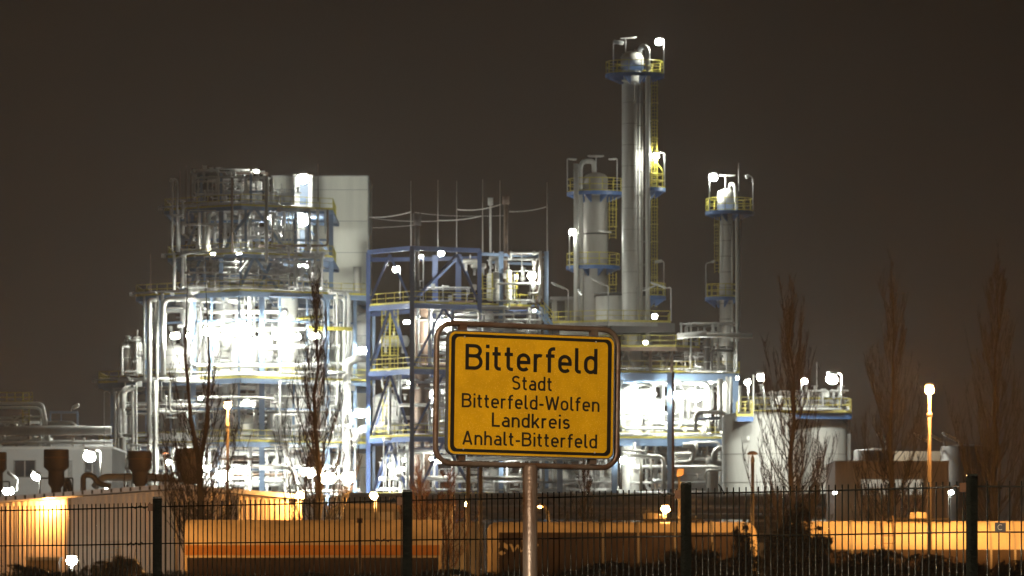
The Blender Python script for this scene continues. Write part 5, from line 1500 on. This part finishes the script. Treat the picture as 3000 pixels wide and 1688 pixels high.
for k, (a, b2, lab) in enumerate(((1160, 1270, 'left'), (1330, 1420, 'right'))):
    t = thing('low_tank', 'pale upright tank seen between the wagons, ' + lab, 'tank', (XW((a + b2) / 2, 275), 275, 0), 'tanks between the wagons')
    r = (b2 - a) / 2 / S(275)
    if k: MB().lathe(XW((a + b2) / 2, 275), 275, [(r, 0), (r, ZW(1535, 275)), (r * .6, ZW(1528, 275)), (.01, ZW(1526, 275))], 28).build('shell', M['clad'], t)
    else: MB().lathe(XW((a + b2) / 2, 275), 275, [(r * .5, 0), (r * .5, ZW(1545, 275)), (.01, ZW(1540, 275))], 28).build('shell', M['clad'], t)
t = thing('low_cabin', 'dim low cabin seen in the gap between the two right wagons', 'cabin', (XW(2270, 330), 330, 0))
MB().box(XW(2205, 330), XW(2345, 330), 330, 334, 0, ZW(1590, 330)).build('wall', M['office'], t)
MB().box(XW(2200, 330), XW(2352, 330), 329.8, 334.2, ZW(1590, 330) + .004, ZW(1582, 330)).build('roof', M['dark'], t)
t = thing('pallet_rack', 'open rack of pipes and beams above the low cabin between the wagons', 'rack', (XW(2270, 333), 333, 0))
for y in (1520, 1532, 1546, 1560, 1572): MB().box(XW(2200, 333), XW(2350, 333), 336, 337.5, ZW(y + 6, 333), ZW(y, 333)).build('beam', M['dark' if y % 8 else 'grey'], t)
for px in (2205, 2250, 2300, 2345): MB().bar(P(px, 1515, 336), P(px, 1780, 336), .2).build('upright', M['grey'], t)
MB().box(XW(2195, 340), XW(2355, 340), 341, 341.3, 0, ZW(1512, 340)).build('back_panel', M['dark'], t)
for k, (px, top, lab) in enumerate(((1372, 1362, 'left one'), (1408, 1350, 'right one'))):
    mast('dark bare pole below the sign among the red twigs, ' + lab, px, top, HY + CZ * S(232), 232, .10 if k == 0 else .08, .09 if k == 0 else .07, 'dark', name='utility_pole', cat='pole')
mast('short rusty pole in front of the orange striped wagon', 1054, 1518, HY + CZ * S(190), 190, .06, .05, 'brown', head=(.10, 14), name='signal_post', cat='pole')
t = thing('arm_lamp', 'small dark arm lamp right of the sign post above the wagon', 'lamp', (XW(1612, 230), 230, 0))
MB().tube(elbow([P(1608, 1760, 230), P(1608, 1535, 230), P(1604, 1495, 230), P(1590, 1478, 230), P(1582, 1484, 230)], .2), .07, 8).build('pole', M['dark'], t)
MB().ball(P(1583, 1485, 230), .11, .09, .05).build('lens', lensmat(SOD, 40), t)


# ================================================================== TREES
def tree(label, px, ybase_D, ytop, wid, seed, dens=1.0, stems=1, m='twig', low=0.12, name='poplar_tree', spread=1.0, lean=0, group='bare winter trees'):
    D = ybase_D; rnd = random.Random(seed)
    x0 = XW(px, D); H = ZW(ytop, D); Wd = wid / S(D) / 2
    t = thing(name, label, 'tree', (x0, D, 0), group)
    r0 = max(.09, H * .0125)
    tops = []
    tr = MB()
    base = Vector((x0, D, 0))
    def wob(a, b2, n=8, amp=.02):
        L = (b2 - a).length; o = []
        for i in range(n + 1):
            q = a.lerp(b2, i / n)
            if 0 < i < n: q += Vector((rnd.gauss(0, 1), rnd.gauss(0, 1), 0)) * L * amp * .5
            o.append(q)
        return o
    if stems == 1:
        main = wob(base, base + Vector((lean, 0, H * .96)), 12, .012)
        tr.tube(main, [r0 * (1 - .93 * i / 12) for i in range(13)], 8); trunks = [main]
    else:
        fork = base + Vector((lean, 0, H * .44))
        low_ = wob(base, fork, 6, .012); tr.tube(low_, [r0 * (1 - .3 * i / 6) for i in range(7)], 8)
        a = [fork, fork + Vector((-.38, .1, H * .13)), fork + Vector((-.62, .1, H * .3)), fork + Vector((-.5, .2, H * .53))]
        b2 = [fork, fork + Vector((.28, -.1, H * .10)), fork + Vector((.42, -.1, H * .28)), fork + Vector((.25, -.1, H * .50))]
        for q in (a, b2): tr.tube(q, [r0 * .62, r0 * .42, r0 * .28, r0 * .05], 7)
        trunks = [low_ + a[1:], low_ + b2[1:]]
    tr.build('trunk', M['bark'], t)
    cr_ = MB()
    def at(main, f):
        k = f * (len(main) - 1); i = min(int(k), len(main) - 2); return main[i].lerp(main[i + 1], k - i)
    def width(f):                      # crown half width along the height
        return Wd * (math.sin(min(1, (f - low) / .28) * PI / 2) if f < low + .28 else max(.05, 1 - ((f - low - .28) / (.72 - low)) ** .85))
    n1 = int(78 * dens)
    for i in range(n1):
        f = low + (0.90 - low) * (i / n1) ** 1.35
        main = rnd.choice(trunks); p = at(main, f * (1 if stems == 1 else 1))
        az = rnd.uniform(0, 2 * PI)
        L = H * rnd.uniform(.15, .30) * (1.15 - f * .75); out = width(min(.98, (p.z / H) + .12)) * rnd.uniform(.55, 1.05)
        d = Vector((math.cos(az), math.sin(az), 0))
        pts = [p, p + d * out * .45 + Vector((0, 0, L * .25)), p + d * out * .82 + Vector((0, 0, L * .62)), p + d * out + Vector((rnd.uniform(-.1, .1), 0, L))]
        rb = max(.016, r0 * .20 * (1.1 - f))
        cr_.tube(pts, [rb, rb * .7, rb * .45, .008], 4, cap=False)
        for j in range(int(rnd.randint(4, 7))):
            u = rnd.uniform(.25, .98); k = u * 3; a_ = int(min(k, 2)); q = pts[a_].lerp(pts[a_ + 1], k - a_)
            az2 = az + rnd.uniform(-1.5, 1.5); L2 = L * rnd.uniform(.15, .42)
            d2 = Vector((math.cos(az2), math.sin(az2), 0)) * L2 * rnd.uniform(.12, .38) * spread
            e1 = q + d2 * .6 + Vector((0, 0, L2 * .45)); e2 = q + d2 + Vector((0, 0, L2))
            cr_.tube([q, e1, e2], [.013, .010, .007], 3, cap=False)
            for h in range(rnd.randint(2, 4)):
                g = q.lerp(e2, rnd.uniform(.3, .9)); az3 = rnd.uniform(0, 2 * PI); L3 = L2 * rnd.uniform(.2, .5)
                cr_.tube([g, g + Vector((math.cos(az3) * L3 * .35 * spread, math.sin(az3) * L3 * .35 * spread, L3))], [.011, .006], 3, cap=False)
    cr_.build('crown', M[m], t)
    return t


tree('double stemmed bare poplar in front of the left steel plant', 592, 238, 760, 330, 3, 1.5, stems=2, lean=-.1)
tree('single stemmed bare poplar in front of the right part of the left plant', 928, 240, 780, 290, 5, 1.4)
tree('tall bare poplar in front of the white storage tanks', 2322, 238, 800, 330, 8, 1.7)
tree('dim bare poplar in front of the tan box building', 2612, 240, 760, 320, 13, 1.2)
tree('dim bare poplar at the right edge behind the corner fence post', 2915, 240, 740, 300, 21, 1.2)
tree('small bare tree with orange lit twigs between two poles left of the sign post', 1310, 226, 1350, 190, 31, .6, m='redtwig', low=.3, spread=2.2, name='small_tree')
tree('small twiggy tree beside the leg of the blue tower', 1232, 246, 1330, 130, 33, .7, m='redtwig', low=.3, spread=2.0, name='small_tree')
tree('small bare tree right of the sign post', 1712, 246, 1330, 120, 35, .6, low=.3, spread=1.6, name='small_tree')


# ================================================================== SHRUBS
def foliage(label, blobs, D, n, seed, size=.07, m='leaf', name='shrub', cat='shrub', kind=None, group=None, trunk=True):
    rnd = random.Random(seed)
    c0 = P(blobs[0][0], blobs[0][1], D)
    if kind: mb_parent = None
    t = thing(name, label, cat, (c0.x, D, 0), group) if not kind else None
    mb = MB()
    tot = sum(b[2] * b[3] for b in blobs)
    tw = MB()
    for (px, py, rx, ry, dd) in blobs:
        c = P(px, py, D); RX, RZ = rx / S(D), ry / S(D); RY = RX * .8
        k = int(n * rx * ry / tot)
        clumps = [(rnd.gauss(0, .5), rnd.gauss(0, .5), rnd.gauss(0, .5)) for _ in range(max(6, k // 90))]
        for i in range(k):
            g = rnd.choice(clumps)
            q = Vector((g[0] + rnd.gauss(0, .17), g[1] + rnd.gauss(0, .17), g[2] + rnd.gauss(0, .17)))
            if q.length > 1.15: q *= 1.1 / q.length
            p = c + Vector((q.x * RX, q.y * RY + dd, q.z * RZ))
            if p.z < 0.05: continue
            a = Vector((rnd.gauss(0, 1), rnd.gauss(0, 1), rnd.gauss(0, 1))).normalized() * size * rnd.uniform(.6, 1.4)
            b2 = a.orthogonal().normalized() * size * .45
            mb.add([p - a, p + b2, p + a, p - b2], [(0, 1, 2, 3)])
        for i in range(max(5, len(clumps))):
            g = clumps[i % len(clumps)]
            e2 = c + Vector((g[0] * RX, g[1] * RY + dd, g[2] * RZ)); b0_ = Vector((c.x + g[0] * RX * .15, D + dd, 0))
            if e2.z > .2: tw.tube([b0_, b0_.lerp(e2, .5) + Vector((0, 0, .1)), e2 + Vector((rnd.uniform(-.1, .1), 0, .35))], [.03, .02, .008], 4, cap=False)
    if kind:
        o = mb.build(name, M[m]); tag(o, label, cat, None, 'stuff'); return o
    mb.build('foliage', M[m], t); tw.build('stem', M['twig'], t)
    return t


foliage('bushy reddish conifer rising between the two right wagons', [(2335, 1570, 46, 85, 0), (2310, 1640, 70, 90, 0), (2375, 1660, 70, 75, 0), (2400, 1585, 34, 36, 0)], 190, 15000, 1, .07)
foliage('round dark shrub in front of the middle wagon at right', [(2010, 1650, 75, 55, 0), (2060, 1690, 80, 70, 0)], 170, 7000, 2, .06)
foliage('thin leafy bush reaching up over the middle wagon end', [(2170, 1575, 26, 40, 0), (2185, 1640, 40, 70, 0)], 176, 2500, 5, .05)
foliage('low shrub at the foot of the warehouse left of the fence post', [(355, 1665, 55, 34, 0), (300, 1690, 60, 40, 0)], 200, 5000, 3, .06)
foliage('tangled hedge of winter shrubs along the bottom of the picture behind the fence',
        [(2480, 1672, 90, 50, 0), (2600, 1665, 90, 52, 2), (2730, 1672, 80, 50, 0), (2850, 1690, 90, 45, 1), (2980, 1690, 90, 45, 0), (1900, 1690, 100, 50, 0), (1780, 1695, 90, 45, 2), (1660, 1705, 80, 40, 0), (2200, 1690, 100, 55, 3),
         (1500, 1715, 110, 40, 0), (1300, 1712, 110, 40, 1), (1100, 1715, 110, 36, 0), (900, 1715, 110, 36, 2), (700, 1718, 110, 34, 0), (500, 1710, 110, 36, 0), (150, 1705, 120, 40, 0), (30, 1700, 100, 40, 1)], 150, 42000, 4, .055, kind='stuff', name='hedge', cat='hedge')

# ================================================================== unseen street lamp added by the road to light the sign
D = 25.5
x = XW(1500, D) - 3.0
t = thing('street_lamp', 'added roadside street lamp near the viewer, unseen, lighting the town sign', 'street lamp', (x - 1.6, D - 3, 0))
MB().tube(elbow([(x - 1.6, D - 3, 0), (x - 1.6, D - 3, 7.3), (x, D - 3, 7.5)], .5), .07, 12).build('pole', M['galv'], t)
MB().ball((x + .1, D - 3, 7.52), .36, .16, .10).build('housing', M['galv'], t)
MB().ball((x + .1, D - 3, 7.43), .26, .12, .06).build('lens', lensmat((1.0, .80, .55), 11500), t)

for px, lab in ((-420, 'added orange street lamp beside the track, unseen beyond the left picture edge'), (3330, 'added orange street lamp beside the track, unseen beyond the right picture edge')):  # added unseen lamps that light the tank wagons
    street_lamp(lab, px, 1143, 212 if px < 0 else 212, 17000 if px < 0 else 8000, lensr=0.15)
# ================================================================== HAZE
hz = MB().box(-260, 260, -20, 760, -1.2, 75).build('haze', M['grey'])
hz['kind'] = 'stuff'
m = bpy.data.materials.new('thin_night_haze'); m.use_nodes = True
nt = m.node_tree; nt.nodes.clear()
o = nt.nodes.new('ShaderNodeOutputMaterial'); v = nt.nodes.new('ShaderNodeVolumePrincipled')
v.inputs['Color'].default_value = (.93, .885, .845, 1); v.inputs['Density'].default_value = 0.00011; v.inputs['Anisotropy'].default_value = 0.78
nt.links.new(v.outputs[0], o.inputs['Volume'])
hz.data.materials.clear(); hz.data.materials.append(m)
tag(hz, 'thin night haze glowing around the lamps', None)

for o in bpy.data.objects:
    if '_o' in o: del o['_o']
